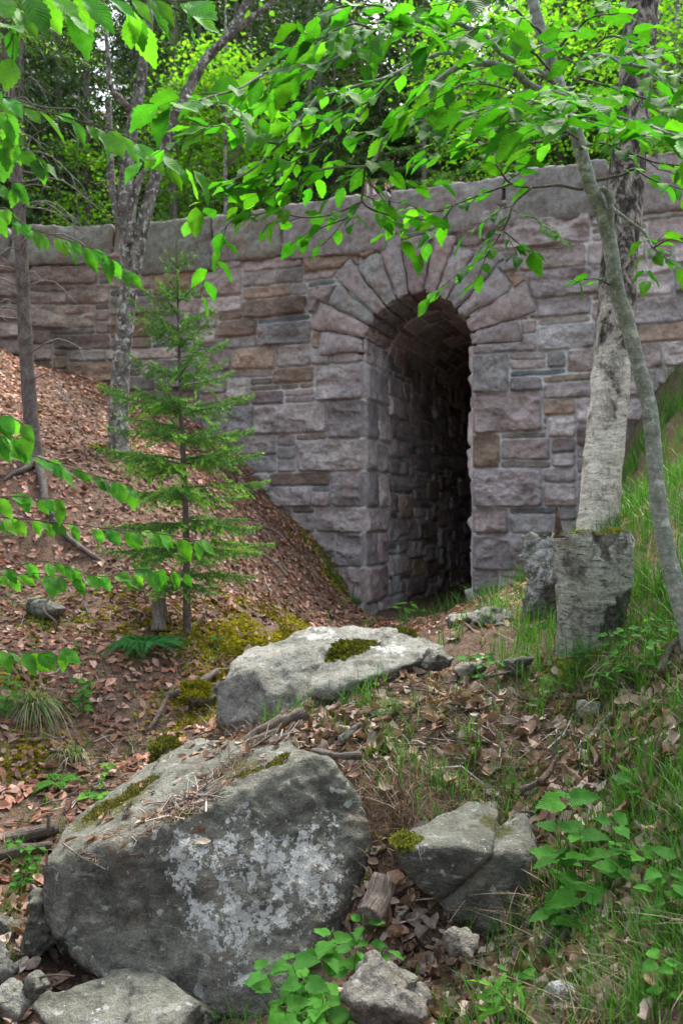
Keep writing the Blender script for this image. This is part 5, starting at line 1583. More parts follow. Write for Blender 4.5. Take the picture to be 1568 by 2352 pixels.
plant('small weeds at the left edge beside the log', G(40, 1950, 3.4), PW((20, 1925, 3.4), (60, 1940, 3.4), (90, 1935, 3.4)), 22, 'leaf', .045, HERB)


def fern(label, base, n, L, seed, col):
    rg = random.Random(seed); base = np.asarray(base, float)
    t = thing('fern', label, 'fern', base); wood, lv = MB(), MB()
    for k in range(n):
        az = k * 2 * PI / n + rg.uniform(-.3, .3); l = L * rg.uniform(.7, 1.1)
        u = np.linspace(0, 1, 22)
        C = base + np.stack([math.cos(az) * u * l, math.sin(az) * u * l, l * (.75 * u - .85 * u ** 2)], 1)
        V, Fq, _ = tube(C, np.linspace(.0025, .001, 22), 4); wood.add(V, Fq, (.07, .09, .02))
        for j in range(3, 22):
            w_ = l * .24 * math.sin(PI * (j / 22) ** .7) + .004
            tan = C[j] - C[j - 1]; tan /= np.linalg.norm(tan)
            sd = np.cross(tan, [0, 0, 1]); sd /= np.linalg.norm(sd)
            for s_ in (-1, 1):
                place_leaf(lv, LN[0], C[j], sd * s_ + tan * .35 + np.array([0, 0, -.15]), np.array([rg.gauss(0, .1), -.2, 1]), w_, np.array(col) * rg.uniform(.8, 1.2))
    mesh_obj('stalk', np.concatenate(wood.v), wood.f, M['twig'], t, True, np.concatenate(wood.t))
    lv.build('fronds', M['herb'], t)


fern('dark green fern rosette on the left bank below the little spruce', G(335, 1490, 5.6) + np.array([0, 0, .03]), 10, .32, 1, (.03, .19, .04))
fern('small bright fern in the leaves behind the left of the big boulder', G(130, 1800, 4.2) + np.array([0, 0, .02]), 6, .15, 2, (.06, .22, .02))


# ================================================================== STICKS, LOGS, BARK
def stick(label, pts, r0, r1, seed=0, mat='deadwood', name='stick', cat='stick', rough=.25, ns=9, group=None):
    P = np.array([W(*p) for p in pts])
    L = np.linalg.norm(np.diff(P, axis=0), axis=1).sum(); n = max(10, int(L / .018))
    C = spline(P, n)
    V, Fq, _ = tube(C, np.linspace(r0, r1, n) * (1 + .07 * noise(np.stack([np.arange(n) * .25, 0 * np.arange(n) + seed, 0 * np.arange(n)], 1), 1)), ns, r0 * rough, 14, seed, True, .5)
    uw = _; V[-2:] = V[[0, -3]] * .5 + V[-2:] * .5
    o = mesh_obj(name, V, Fq, M[mat], None, True, None, uw, C.mean(0))
    return tag(o, label, cat, group)


stick('long grey strip of rotten wood lying across the top of the big boulder', [(640, 1680, 3.52), (560, 1715, 3.5), (500, 1760, 3.40), (450, 1800, 3.3), (400, 1835, 3.22)], .020, .008, 1, rough=.5)
stick('thin twig along the moss seam on the boulder top, higher end', [(500, 1790, 3.2), (430, 1830, 3.12), (360, 1885, 3.02)], .007, .004, 2)
stick('pale splintered stick at the left end of the boulder top', [(395, 1870, 3.0), (330, 1900, 2.98), (270, 1945, 2.93), (215, 1985, 2.88)], .008, .004, 3)
stick('dark twig beside the pale splintered stick on the boulder', [(340, 1900, 2.93), (290, 1935, 2.9), (240, 1985, 2.85), (200, 2005, 2.82)], .006, .003, 4)
stick('short forked dark twig on the boulder top', [(310, 1870, 3.1), (300, 1905, 2.98), (262, 1925, 2.96)], .004, .002, 5)
stick('white peeled twig on the far edge of the boulder top', [(300, 1800, 3.55), (262, 1830, 3.42), (240, 1848, 3.36)], .007, .004, 6)
stick('grey branch lying above the boulder where leaves pile up', [(540, 1705, 3.75), (500, 1740, 3.6), (478, 1775, 3.48)], .010, .006, 7)
stick('broad flat piece of weathered bark at the crest above the boulder', [(700, 1635, 3.75), (600, 1680, 3.7), (530, 1720, 3.65), (440, 1745, 3.7)], .026, .014, 8, rough=.6)
stick('brown bark slab lying just right of the boulder top corner', [(830, 1735, 3.2), (770, 1735, 3.2), (715, 1725, 3.3)], .020, .008, 9, rough=.6)
stick('short lichen speckled branch stub on the mound crest', [(780, 1700, 3.45), (805, 1680, 3.45), (830, 1663, 3.45)], .016, .012, 10, 'maple')
stick('rotten bark stub standing in leaves between the two big rocks', [(845, 2110, 2.42), (865, 2070, 2.48), (880, 2010, 2.52)], .036, .028, 11, 'deadwood', 'bark_stub', 'bark', .35, 16)
stick('lichen grey stick lying on the right of the mound', [(1330, 1720, 3.2), (1365, 1685, 3.25), (1402, 1640, 3.3)], .016, .011, 12, 'maple')
stick('brown stick beside the lichen grey stick', [(1365, 1725, 3.15), (1388, 1700, 3.18), (1405, 1672, 3.2)], .011, .009, 13, 'rot')
stick('black burnt looking stick right of the mound', [(1238, 1800, 2.95), (1262, 1770, 3.0), (1280, 1735, 3.05)], .013, .006, 14, 'rot')
stick('pale broken branch above the cracked rock', [(1195, 1815, 3.0), (1230, 1800, 2.98), (1252, 1785, 2.98)], .014, .012, 15)
stick('thin pale twig lying across the leaves in mid mound', [(1030, 1615, 3.65), (1085, 1630, 3.6), (1140, 1615, 3.6)], .006, .004, 16)
stick('short white twig end in mid mound', [(1168, 1645, 3.5), (1180, 1620, 3.52)], .006, .005, 17)
stick('long dark twig behind the mound leaves', [(930, 1580, 3.95), (990, 1590, 3.9), (1050, 1610, 3.8)], .005, .003, 18)
stick('pale twig below the small dark stone', [(1112, 1555, 3.85), (1150, 1548, 3.85), (1175, 1542, 3.85)], .006, .005, 19)
stick('upright thin grey twig on the right of the mound', [(1275, 1745, 3.05), (1277, 1700, 3.07)], .006, .004, 20)
stick('grey branch lying below the low seedling', [(1245, 2180, 2.38), (1275, 2130, 2.42), (1312, 2075, 2.48)], .014, .010, 21)
stick('second grey branch under the tall seedling', [(1275, 2175, 2.36), (1300, 2140, 2.4), (1330, 2085, 2.45)], .012, .009, 22)
stick('pale log end reaching into the bottom right corner', [(1250, 2370, 1.98), (1330, 2310, 2.02), (1380, 2270, 2.08)], .016, .009, 23)
stick('dark root poking from the bank under the grey sapling', [(1515, 1545, 3.3), (1535, 1500, 3.35), (1560, 1470, 3.35)], .016, .02, 24, 'deadwood')
stick('thick grey log at the left edge behind the big boulder', [(-80, 1955, 3.75), (40, 1925, 3.75), (130, 1900, 3.75)], .045, .03, 25, 'deadwood', 'log', 'log', .2, 16)
stick('thinner grey log lying in front of the thick one at the left edge', [(-80, 1985, 3.6), (40, 1955, 3.6), (120, 1940, 3.6)], .03, .018, 26, 'deadwood', 'log', 'log', .2, 14)
stick('white stick standing in leaves left of the big boulder', [(112, 1910, 3.5), (113, 1870, 3.52)], .008, .007, 27)
stick('thin white twig over the flat slab at the bottom left', [(70, 2250, 2.5), (120, 2240, 2.5), (172, 2242, 2.5)], .004, .003, 28)
stick('old rotten post stub with holes below the little spruce', [(365, 1450, 5.85), (366, 1410, 5.88), (363, 1375, 5.9)], .055, .045, 29, 'deadwood', 'post_stub', 'stump', .35, 18)
stick('pale fallen branch on the bank right of the spruce foot', [(455, 1440, 5.9), (468, 1415, 5.95), (475, 1405, 6)], .012, .008, 30)
stick('dark fallen branch on the red slope beside the spruce', [(560, 1200, 9.0), (620, 1215, 9.0), (650, 1235, 9)], .025, .015, 31)
stick('grey fallen branch on the leaf slope below the wall', [(600, 1270, 8.4), (640, 1300, 8.3), (660, 1325, 8.2)], .02, .012, 32)
stick('curved bare twig hanging from the overhang on the left bank', [(115, 1370, 5.7), (100, 1400, 5.6), (130, 1430, 5.5), (128, 1455, 5.5)], .010, .006, 33)
stick('long dead twig on the left bank under the fern', [(180, 1340, 6.3), (200, 1400, 5.9), (235, 1440, 5.8)], .008, .005, 34)
stick('root running along the dark gully edge', [(380, 1600, 5.2), (440, 1580, 5.2), (500, 1540, 5.5)], .03, .02, 35, 'deadwood')
stick('thin root below the gully edge', [(340, 1680, 4.8), (365, 1640, 4.9), (385, 1600, 5.1)], .015, .01, 36, 'deadwood')

# ================================================================== FALLEN LEAVES
def scatter(blobs, seed):
    """blobs: (X,Y,d,rx,ry,count) -> x,y"""
    rg = np.random.RandomState(seed); xs, ys = [], []
    for (X, Y, d, rx, ry, c) in blobs:
        p = W(X, Y, d); n = int(c)
        xs.append(p[0] + rg.normal(0, rx, n)); ys.append(p[1] + rg.normal(0, ry, n))
    return np.concatenate(xs), np.concatenate(ys)


def tnormal(x, y, e=.03):
    zx = (ground_z(x + e, y) - ground_z(x - e, y)) / (2 * e); zy = (ground_z(x, y + e) - ground_z(x, y - e)) / (2 * e)
    return unit(np.stack([-zx, -zy, np.ones_like(zx)], 1))


DL = np.array([(0.31, 0.215, 0.16), (0.215, 0.125, 0.085), (0.38, 0.30, 0.245), (0.12, 0.075, 0.05), (0.27, 0.165, 0.11), (0.47, 0.395, 0.34), (0.25, 0.20, 0.17)])


def dead_leaves(name, x, y, size, seed, nseg, curlmax, tiltsd, lift, label, colmul=1.0, z=None, nrm=None, kind='stuff'):
    rg = np.random.RandomState(seed); n = len(x)
    if z is None: z = ground_z(x, y)
    nv = tnormal(x, y) if nrm is None else nrm
    nv = unit(nv + rg.normal(0, tiltsd, (n, 3)))
    d = rg.normal(0, 1, (n, 3)); d = unit(d - nv * (d * nv).sum(1)[:, None]); s = np.cross(nv, d)
    sz = size * rg.uniform(.3, 1.25, n)
    t = np.linspace(0, 1, nseg); w = np.sin(PI * t ** .85) ** .8 * .26; w[0] = .01; w[-1] = .004
    ac = np.array([-1, 0, 1.0]) if nseg < 6 else np.array([-1, -.5, 0, .5, 1.0])
    na = len(ac)
    cu = rg.uniform(-.3, 1, n) * curlmax; fo = rg.uniform(-.4, 1.2, n) * curlmax; tw = rg.normal(0, .5, n)
    X = (t[None, :, None] - .5) * np.ones((n, 1, na))
    Yy = w[None, :, None] * ac[None, None] * np.ones((n, 1, 1))
    jag = 1 + (.22 if nseg < 6 else .10) * rg.uniform(-1, 1, (n, nseg, 1)); jag[:, -1] = 1
    Yy = Yy * jag
    roll = fo[:, None, None] * 2.2
    aw = np.abs(Yy)
    Zr = np.sin(np.clip(aw * roll * 4, -2.6, 2.6)) / 4
    Yy = np.sign(Yy) * np.sin(np.clip(aw * (1 + np.abs(roll)) * 2.2, 0, 2.4)) / (2.2 * (1 + np.abs(roll)) ** .6)
    Zz = Zr + cu[:, None, None] * X ** 2 * 1.1 + tw[:, None, None] * X * Yy
    if na == 5: Zz = Zz + .03 * np.sin(X * 34) * np.abs(Yy) / .2
    P = np.stack([x, y, z + lift * rg.uniform(.2, 1, n)], 1)
    V = P[:, None, None, :] + (X[..., None] * d[:, None, None] + Yy[..., None] * s[:, None, None] + Zz[..., None] * nv[:, None, None]) * sz[:, None, None, None]
    g = grid_faces(nseg, na)
    Fq = (np.arange(n)[:, None, None] * (nseg * na) + g[None]).reshape(-1, 4)
    c = DL[rg.choice(len(DL), n, p=[.2, .2, .16, .1, .16, .08, .1])] * rg.uniform(.6, 1.25, (n, 1)) * colmul
    o = mesh_obj(name, V.reshape(-1, 3), Fq, M['litter'], None, nseg > 4, np.repeat(c, nseg * na, 0))
    if kind: o['kind'] = kind
    if label: o['label'] = label
    return o


def sel(x, y, fn):
    k = fn(x, y); return x[k], y[k]


# needle and twig litter
def strips(name, x, y, L, r, seed, cols, label, tilt=.15, lift=.01, z=None):
    rg = np.random.RandomState(seed); n = len(x)
    z = ground_z(x, y) if z is None else z
    nv = tnormal(x, y)
    d = rg.normal(0, 1, (n, 3)); d = unit(d - nv * (d * nv).sum(1)[:, None] + nv * rg.normal(0, tilt, (n, 1))); s = np.cross(nv, d)
    l = (L * rg.uniform(.4, 1.4, n))[:, None]; b = rg.normal(0, .12, (n, 1))
    P = np.stack([x, y, z + lift * rg.rand(n)], 1)
    w_ = (r * rg.uniform(.6, 1.3, n))[:, None]
    cs = []
    for u in (-.5, 0, .5):
        c = P + d * l * u + s * l * b * (u * u * 4 - .5)
        for k in range(3):
            a = k * 2 * PI / 3; cs.append(c + (s * math.cos(a) + nv * math.sin(a)) * w_)
    V = np.stack(cs, 1)
    f = np.array([[i * 3 + k, i * 3 + (k + 1) % 3, (i + 1) * 3 + (k + 1) % 3, (i + 1) * 3 + k] for i in (0, 1) for k in range(3)])
    Fq = (np.arange(n)[:, None, None] * 9 + f[None]).reshape(-1, 4)
    c = np.asarray(cols)[rg.randint(0, len(cols), n)] * rg.uniform(.6, 1.3, (n, 1))
    o = mesh_obj(name, V.reshape(-1, 3), Fq, M['twig'], None, True, np.repeat(c, 9, 0))
    o['kind'] = 'stuff'; o['label'] = label


rgl = np.random.RandomState(77)
# the left bank and the gully, thinning over the needle covered strip
n = 60000
x = rgl.uniform(-5.6, 2.2, n); y = rgl.uniform(3.2, 12.4, n)
s_, n_ = wall_sn(x, y)
patch = fbm(np.stack([x * .9, y * .9, 0 * x], 1), 4, 3)
red_ = np.maximum(np.exp(-((x - W(90, 1170, 7.0)[0]) ** 2 + (y - 7.0) ** 2) / .8), np.exp(-((x - W(230, 1150, 7.4)[0]) ** 2 + (y - 7.4) ** 2) / .5))
lim = np.where(y > 5, .8, .7) + .45 * patch - .35 * red_
moundx = W(600, 1600, 1)[0] * y
keep = (n_ < -0.02) & (rgl.rand(n) < lim) & ((x < moundx - .05) | (y > 5.6))
x, y = x[keep], y[keep]
mo = np.max([np.exp(-((x - W(X_, Y_, d_)[0]) ** 2 + (y - d_) ** 2) / r2_ ** 2) for (X_, Y_, d_, r2_) in [(640, 1430, 6.6, .3), (560, 1480, 6.0, .3), (700, 1405, 7.3, .25), (480, 1590, 5.2, .2), (470, 1640, 5.0, .18)]], 0)
keep = rgl.rand(len(x)) > mo * 1.1
x, y = x[keep], y[keep]
dead_leaves('leaf_litter', x, y, .068, 5, 4, .5, .22, .016, 'pinkish brown fallen leaves covering the left bank and the gully', (np.array((1.28, 1.0, .95)) * (.6 + .75 * sstep(fbm(np.stack([x * 1.3, y * 1.3, 0 * x], 1), 4, 44), -.5, .5))[:, None]))
# curled beech leaves of the foreground hollow and the mound
x1, y1 = scatter([(930, 2130, 2.6, .16, .16, 299), (1050, 2260, 2.3, .26, .14, 546), (1240, 2250, 2.25, .14, .14, 221), (1180, 2150, 2.45, .1, .1, 78), (860, 2230, 2.35, .12, .1, 143), (900, 2040, 2.75, .08, .1, 78),
                  (620, 2350, 2.3, .15, .06, 65), (1000, 1640, 3.6, .45, .25, 230), (1200, 1640, 3.5, .35, .25, 190), (1350, 1740, 3.0, .18, .18, 156), (1250, 1880, 2.8, .12, .12, 91), (800, 1680, 3.5, .25, .15, 117), (640, 1670, 3.75, .2, .1, 143), (600, 1690, 3.7, .12, .08, 90),
                  (1480, 1620, 3.2, .25, .2, 110), (1330, 2130, 2.3, .15, .15, 182), (1750, 1700, 3.0, .4, .4, 300), (1800, 2100, 2.2, .25, .3, 200), (1430, 1900, 2.5, .2, .2, 90), (1430, 2100, 2.1, .12, .15, 40), (1080, 1440, 4.8, .3, .2, 52), (850, 1560, 4.1, .3, .2, 78), (60, 2180, 2.8, .15, .15, 78), (110, 2230, 2.6, .1, .1, 52), (60, 2030, 3.2, .2, .2, 117), (1400, 2330, 1.9, .12, .1, 39)], 6)
dead_leaves('curled_leaves', x1, y1, .074, 7, 11, 1.15, .6, .03, 'large curled brown beech leaves lying in the foreground hollow and on the mound', np.array((1.0, .99, .99)))
# pieces of leaf lying on the rocks' tops
bx = np.where((bN[:, 2] > .55))[0]
w_ = np.exp(-np.linalg.norm(bV[bx] - W(560, 1720, 3.55), axis=1) ** 2 / .06) + .5 * np.exp(-np.linalg.norm(bV[bx] - W(330, 1920, 3.0), axis=1) ** 2 / .05)
pk = rgl.choice(bx, 110, p=w_ / w_.sum())
dead_leaves('leaf_scraps', bV[pk, 0], bV[pk, 1], .05, 8, 7, .7, .3, .012, 'scraps of dead leaf caught on top of the big boulder', 1.0, bV[pk, 2], bN[pk])


def seam(*pts):
    q = spline(np.array(PW(*pts)), 40); return np.exp(-(np.linalg.norm(bV[bx][:, None] - q[None], axis=2).min(1) / .035) ** 2)


w_ = seam((190, 1995, 2.85), (330, 1925, 2.95), (480, 1830, 3.1), (640, 1700, 3.4)) + .5 * seam((300, 1985, 2.82), (430, 1880, 2.9), (600, 1790, 3.1))
pk = rgl.choice(bx, 900, p=w_ / w_.sum())
strips('needle_scraps', bV[pk, 0], bV[pk, 1], .05, .0014, 19, [(.20, .12, .08), (.28, .20, .15), (.36, .30, .25), (.13, .09, .06)], 'needles and bark crumbs lodged in the seam across the big boulder', .15, .014, bV[pk, 2])
pk = rgl.choice(bx, 60, p=w_ / w_.sum())
strips('twig_scraps', bV[pk, 0], bV[pk, 1], .16, .0035, 20, [(.20, .15, .12), (.30, .25, .21), (.40, .36, .32)], 'bits of twig lodged in the seam across the big boulder', .06, .016, bV[pk, 2])

x2, y2 = scatter([(1000, 1700, 3.4, .5, .35, 5200), (1250, 1650, 3.4, .4, .3, 3800), (1100, 1800, 3.0, .3, .15, 1300), (1350, 1850, 2.7, .2, .3, 900), (850, 1600, 3.9, .4, .25, 900), (1000, 2250, 2.35, .3, .2, 700), (1250, 2200, 2.3, .2, .2, 600), (700, 1680, 3.7, .2, .1, 400), (1500, 1600, 3.2, .3, .3, 900), (1430, 2000, 2.3, .2, .25, 2200), (1450, 2250, 1.95, .12, .12, 900)], 9)
strips('needle_litter', x2, y2, .055, .0011, 9, [(.17, .10, .065), (.24, .16, .11), (.30, .23, .18), (.12, .08, .055)], 'fine brown needles and stalks strewn over the mound', .2, .012)
x3, y3 = scatter([(1000, 1680, 3.5, .6, .4, 130), (1250, 1680, 3.3, .4, .3, 110), (1150, 2200, 2.4, .3, .2, 60), (200, 1400, 6.2, 1.2, 1.0, 200), (300, 1650, 4.8, .6, .5, 150), (500, 1250, 8.4, 1.3, 1.2, 130), (120, 1150, 7.2, .8, .6, 80)], 10)
strips('twig_litter', x3, y3, .22, .0032, 10, [(.26, .22, .19), (.16, .12, .10), (.36, .33, .30), (.11, .08, .065)], 'short dead twigs strewn over the mound and the left bank', .15, .02)


# ================================================================== GRASS
def blades(name, spec, seed, label, cols, wid=.0021, lean=.45, nseg=5, up=1.0, kind='stuff', parent=None, tip=None, sharp=1.0):
    rg = np.random.RandomState(seed)
    xs, ys, hs_ = [], [], []
    for (X, Y, d, r, cnt, h) in spec:
        p = W(X, Y, d); m = max(1, cnt // 9)
        cx = p[0] + rg.normal(0, r, m); cy = p[1] + rg.normal(0, r, m)
        i = rg.randint(0, m, cnt)
        xs.append(cx[i] + rg.normal(0, .022, cnt)); ys.append(cy[i] + rg.normal(0, .022, cnt)); hs_.append(h * rg.uniform(.35, 1.25, cnt))
    x, y, h = map(np.concatenate, (xs, ys, hs_)); n = len(x)
    k = wall_sn(x, y)[1] < -.03; x, y, h = x[k], y[k], h[k]; n = len(x)
    z = ground_z(x, y) - .006
    az = rg.uniform(0, 2 * PI, n); ln = np.abs(rg.normal(0, lean, n)) + .1
    D = np.stack([np.cos(az), np.sin(az), 0 * az], 1); Sd = np.stack([-np.sin(az), np.cos(az), 0 * az], 1)
    u = np.linspace(0, 1, nseg)
    hor = ln[:, None] * u[None] ** 2 * h[:, None]
    ver = up * h[:, None] * (u[None] - .35 * np.minimum(ln, 1.6)[:, None] * u[None] ** 2)
    C = np.stack([x, y, z], 1)[:, None] + D[:, None] * hor[..., None] + np.array([0, 0, 1.0]) * ver[..., None]
    w_ = wid * rg.uniform(.6, 1.4, n)[:, None] * (1 - u[None] ** 2 * .97) * (h[:, None] / .15) ** .4
    tw = Sd[:, None] * np.cos(.6 * u)[None, :, None] + D[:, None] * np.sin(.6 * u)[None, :, None]
    V = np.stack([C - tw * w_[..., None], C + tw * w_[..., None]], 2).reshape(-1, 3)
    Fq = (np.arange(n)[:, None, None] * (nseg * 2) + grid_faces(nseg, 2)[None]).reshape(-1, 4)
    c = np.asarray(cols)[rg.randint(0, len(cols), n)] * rg.uniform(.7, 1.25, (n, 1))
    o = mesh_obj(name, V, Fq, M['grass'], parent, True, np.repeat(c, nseg * 2, 0))
    if kind: o['kind'] = kind
    if label: o['label'] = label
    return o


GC = [(.055, .17, .02), (.075, .22, .025), (.09, .26, .03), (.045, .13, .02)]
blades('grass', [(1500, 1300, 5.0, .45, 1500, .18), (1540, 1080, 7.0, .7, 2600, .24), (1545, 920, 8.6, .6, 2200, .26), (1450, 1250, 5.6, .3, 600, .2), (1420, 1190, 6.6, .4, 600, .2), (1510, 1850, 2.5, .18, 1500, .12), (1520, 2080, 2.05, .16, 1500, .10), (1540, 2300, 1.75, .13, 1000, .08), (1450, 2150, 2.0, .08, 300, .1), (1500, 1950, 2.3, .15, 900, .13), (1700, 1500, 3.6, .5, 1800, .2), (1750, 1900, 2.4, .3, 1500, .13), (1800, 2300, 1.9, .3, 1200, .1), (1750, 1200, 5, .7, 1500, .25), (1800, 1000, 7, .9, 1500, .3),
                 (1520, 1700, 2.95, .18, 450, .12), (1500, 1500, 3.6, .2, 450, .15), (1560, 1400, 3.6, .2, 500, .18), (1480, 1340, 4.1, .15, 350, .2),
                 (1225, 1450, 4.25, .16, 260, .15), (1130, 1390, 6.0, .4, 420, .2), (1000, 1410, 8.2, .4, 240, .22), (1270, 1540, 3.85, .12, 260, .16), (1100, 1400, 9.0, .5, 300, .25), (1180, 1370, 8.5, .4, 260, .25), (1160, 1430, 4.8, .2, 200, .2),
                 (1000, 1690, 3.35, .16, 300, .12), (870, 1640, 3.7, .2, 200, .11), (720, 1560, 4.15, .2, 120, .2), (1090, 1740, 3.15, .14, 150, .12), (780, 1590, 4.0, .15, 130, .15), (960, 1780, 3.05, .1, 90, .13), (1180, 1730, 3.1, .1, 120, .14), (1215, 1900, 2.72, .05, 70, .16), (1350, 1500, 3.8, .08, 90, .15),
                 (430, 2340, 2.6, .16, 330, .09), (560, 2360, 2.5, .1, 120, .1), (740, 2340, 2.2, .1, 60, .12), (40, 2060, 3.1, .18, 300, .09), (30, 1960, 3.45, .25, 600, .09), (1110, 2240, 2.35, .15, 110, .14), (1160, 2150, 2.45, .1, 90, .16), (1230, 2330, 2.1, .12, 90, .16), (1050, 2330, 2.15, .1, 30, .16),
                 (760, 1270, 10.8, .2, 120, .3), (800, 1340, 10.7, .15, 120, .3), (250, 1500, 5.5, .5, 160, .14), (340, 1620, 4.9, .4, 160, .12), (120, 1480, 5.5, .3, 120, .12), (20, 1350, 6, .2, 60, .12)], 3,
       'green grass growing on the right bank, the mound and between the rocks', GC)
DG = [(.30, .22, .15), (.22, .15, .10), (.36, .29, .21), (.17, .115, .08)]
blades('dry_grass', [(1225, 1960, 2.66, .06, 170, .22), (870, 1830, 3.05, .1, 260, .16), (1020, 1810, 3.0, .16, 350, .13), (1150, 1790, 3.0, .12, 200, .13), (1430, 2180, 1.95, .08, 260, .14), (1400, 2280, 1.92, .05, 160, .12), (1460, 1480, 3.6, .15, 350, .2), (1430, 1560, 3.5, .12, 200, .16), (1500, 1250, 5, .4, 300, .25), (1050, 1560, 3.95, .15, 160, .14),
                     (1550, 2200, 1.8, .1, 120, .11), (300, 1600, 5.0, .5, 350, .16), (430, 1640, 4.8, .3, 250, .15), (150, 1450, 5.6, .4, 200, .14), (1300, 1850, 2.75, .1, 120, .14)], 4,
       'dry brown grass hanging over the bank edges and rocks', DG, .0016, 1.0, 6, .6)


def tuft(label, X, Y, d, n, h, seed, green=.35):
    rg = np.random.RandomState(seed); b = on_ground(X, Y, d)
    t = thing('sedge_tuft', label, 'grass tuft', b)
    for nm, m, cols in (('green_blades', int(n * green), GC), ('dry_blades', n - int(n * green), [(.33, .27, .19), (.40, .34, .26), (.22, .17, .12)])):
        az = rg.uniform(0, 2 * PI, m); out = rg.uniform(.3, 1.0, m); hh = h * rg.uniform(.6, 1.2, m); u = np.linspace(0, 1, 8)
        D = np.stack([np.cos(az), np.sin(az) * .8 - .35, 0 * az], 1); Sd = unit(np.cross(D, [0, 0, 1.0]))
        C = b + rg.normal(0, .03, (m, 1, 3)) * [1, 1, .1] + D[:, None] * (out * hh)[:, None, None] * u[None, :, None] * .55
        C = C + np.array([0, 0, 1.0]) * (hh[:, None] * (.75 * u - (1.0 if nm[0] == 'g' else 1.45) * u ** 2 * out[:, None]))[..., None]
        w_ = .003 * (1 - u ** 2 * .95)
        V = np.stack([C - Sd[:, None] * w_[None, :, None], C + Sd[:, None] * w_[None, :, None]], 2).reshape(-1, 3)
        Fq = (np.arange(m)[:, None, None] * 16 + grid_faces(8, 2)[None]).reshape(-1, 4)
        c = np.asarray(cols)[rg.randint(0, 3, m)] * rg.uniform(.7, 1.2, (m, 1))
        mesh_obj(nm, V, Fq, M['grass'], t, True, np.repeat(c, 16, 0))


tuft('large drooping sedge tuft with straw coloured old blades at the left edge', 75, 1570, 4.75, 420, .5, 1)
tuft('smaller sedge tuft in the leaves beside the gully', 170, 1690, 4.5, 160, .28, 2)
tuft('dry sedge tuft hanging over the bank below the stump', 1420, 1470, 3.65, 220, .3, 3, .25)
tuft('dry sedge tuft trailing down beside the cracked rock', 1240, 2000, 2.66, 70, .2, 5, .1)
for (X, Y, d, k, lb_) in [(250, 1760, 4.3, 1, 'feathery green spruce seedling in the gully leaves, upper one'), (215, 1830, 4.1, 2, 'feathery green spruce seedling in the gully leaves, nearer one')]:
    b = on_ground(X, Y, d); t = thing('spruce_seedling', lb_, 'plant', b)
    V, Fq, c, wood = conifer(.17, .02, lambda v: .12 * (1 - v) ** .7, 16, .012, .003, .008, 70 + k, ((.05, .10, .02), (.17, .26, .05)), dens=.03, per=3, bare=.05)
    mesh_obj('twigs', np.concatenate(wood.v) * [1, 1, 1] + b, wood.f, M['twig'], t, True, np.concatenate(wood.t)); mesh_obj('needles', V + b, Fq, M['needle'], t, False, c)


# moss carpet on the bank and gully edge
mx, my = scatter([(640, 1430, 6.6, .22, .3, 5200), (560, 1480, 6.0, .2, .25, 4200), (700, 1405, 7.3, .16, .3, 2600), (480, 1590, 5.2, .14, .2, 2400), (470, 1640, 5.0, .12, .12, 1600), (400, 1440, 6.0, .25, .2, 1500), (300, 1400, 6.2, .4, .3, 700),
                  (760, 1330, 10.6, .15, .25, 900), (690, 1230, 10.8, .15, .25, 900), (820, 1390, 10.5, .12, .2, 700), (255, 1060, 8.4, .14, .12, 700), (130, 1400, 5.8, .14, .12, 900), (40, 1560, 5.0, .2, .15, 700), (20, 1730, 4.4, .2, .15, 900), (1330, 1570, 3.85, .07, .06, 600), (1500, 1380, 4.0, .15, .15, 700), (890, 1900, 2.85, .05, .05, 500)], 51)
km = (fbm(np.stack([mx * 5, my * 5, 0 * mx], 1), 4, 6) > -.12) & (wall_sn(mx, my)[1] < -.05); mx, my = mx[km], my[km]; n = len(mx)
rgm = np.random.RandomState(52); mz = ground_z(mx, my); nv = tnormal(mx, my)
th = rgm.uniform(0, 2 * PI, n); T = np.stack([np.cos(th), np.sin(th), 0 * th], 1)
up = unit(nv + rgm.normal(0, .45, (n, 3))); hh = (.022 * rgm.uniform(.5, 1.4, n))[:, None]; w2 = (.010 * rgm.uniform(.6, 1.4, n))[:, None]
B = np.stack([mx, my, mz - .004], 1)
V = np.stack([B - T * w2 * 1.5, B + T * w2 * 1.5, B + up * hh + T * w2, B + up * hh - T * w2], 1).reshape(-1, 3)
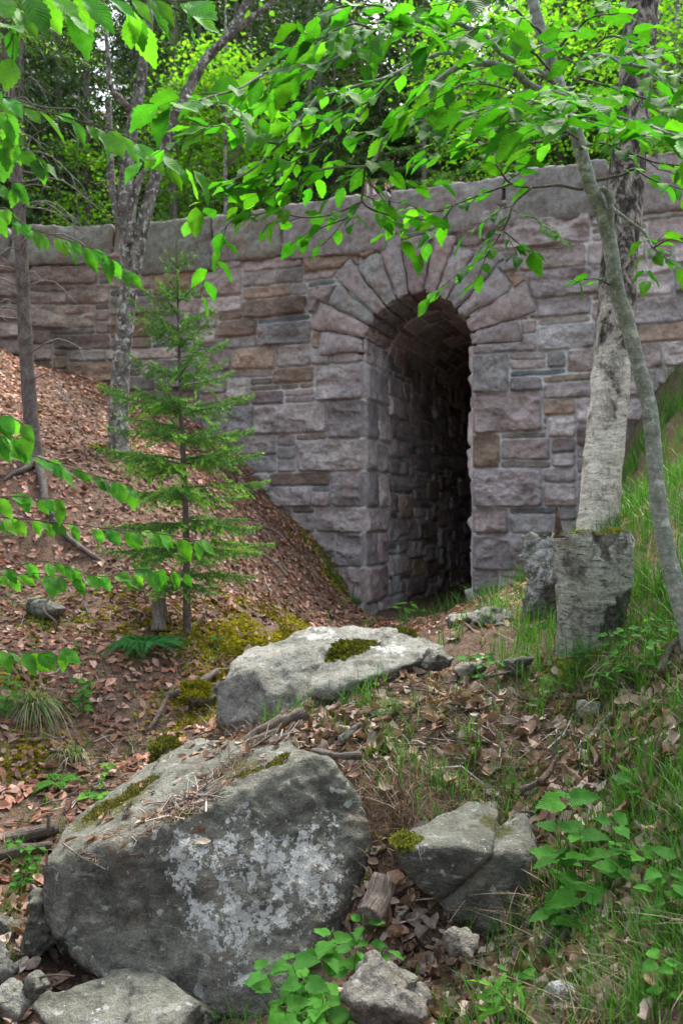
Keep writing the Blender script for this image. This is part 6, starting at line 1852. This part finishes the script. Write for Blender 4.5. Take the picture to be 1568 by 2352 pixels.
mc = np.array(((0.22, 0.21, 0.02), (0.34, 0.31, 0.03), (0.13, 0.15, 0.02), (0.20, 0.15, 0.04)))[rgm.randint(0, 4, n)] * (0.6 + .9 * sstep(fbm(np.stack([mx * 3, my * 3, 0 * mx], 1), 3, 9), -.6, .6))[:, None]
o = mesh_obj('moss_carpet', V, np.arange(n * 4).reshape(-1, 4), M['moss'], None, False, np.repeat(mc, 4, 0)); o['kind'] = 'stuff'; o['label'] = 'olive and yellow moss spreading over the bank and gully edge'

# ================================================================== LIGHT, CAMERA
w = bpy.data.worlds.new('World'); S.world = w; w.use_nodes = True
nt = w.node_tree
sky = nt.nodes.new('ShaderNodeTexSky'); sky.sky_type = 'NISHITA'; sky.sun_disc = False
SUN_EL, SUN_AZ = math.radians(58), math.radians(SUN_AZ_DEG)
sky.sun_elevation = SUN_EL; sky.sun_rotation = SUN_AZ
sky.air_density = 1.0; sky.dust_density = 3.0; sky.ozone_density = 1.0
hs_ = nt.nodes.new('ShaderNodeHueSaturation'); hs_.inputs['Saturation'].default_value = 0.42
nt.links.new(sky.outputs[0], hs_.inputs['Color'])
bg = nt.nodes['Background']; bg.inputs['Strength'].default_value = 0.15
nt.links.new(hs_.outputs[0], bg.inputs['Color'])
sl = bpy.data.lights.new('sun', 'SUN'); sl.energy = SUN_E; sl.angle = math.radians(SUN_ANG); sl.color = (1.0, 0.95, 0.87)
so = bpy.data.objects.new('sun', sl); COL.objects.link(so)
dirv = Vector((math.sin(SUN_AZ) * math.cos(SUN_EL), math.cos(SUN_AZ) * math.cos(SUN_EL), math.sin(SUN_EL)))
so.rotation_euler = dirv.to_track_quat('Z', 'Y').to_euler()
so.location = (0, 0, 30)

cd = bpy.data.cameras.new('camera'); cam = bpy.data.objects.new('camera', cd); COL.objects.link(cam)
cam.location = (0, 0, EYE); cam.rotation_euler = (PI / 2, 0, 0)
cd.sensor_fit = 'VERTICAL'; cd.sensor_height = 36; cd.lens = 30; cd.clip_start = 0.05; cd.clip_end = 600
cd.dof.use_dof = True; cd.dof.focus_distance = 3.0; cd.dof.aperture_fstop = 5.0
S.camera = cam
S.view_settings.view_transform = 'Standard'; S.view_settings.look = 'None'; S.view_settings.gamma = 1.0
S.view_settings.exposure = EXPOSURE
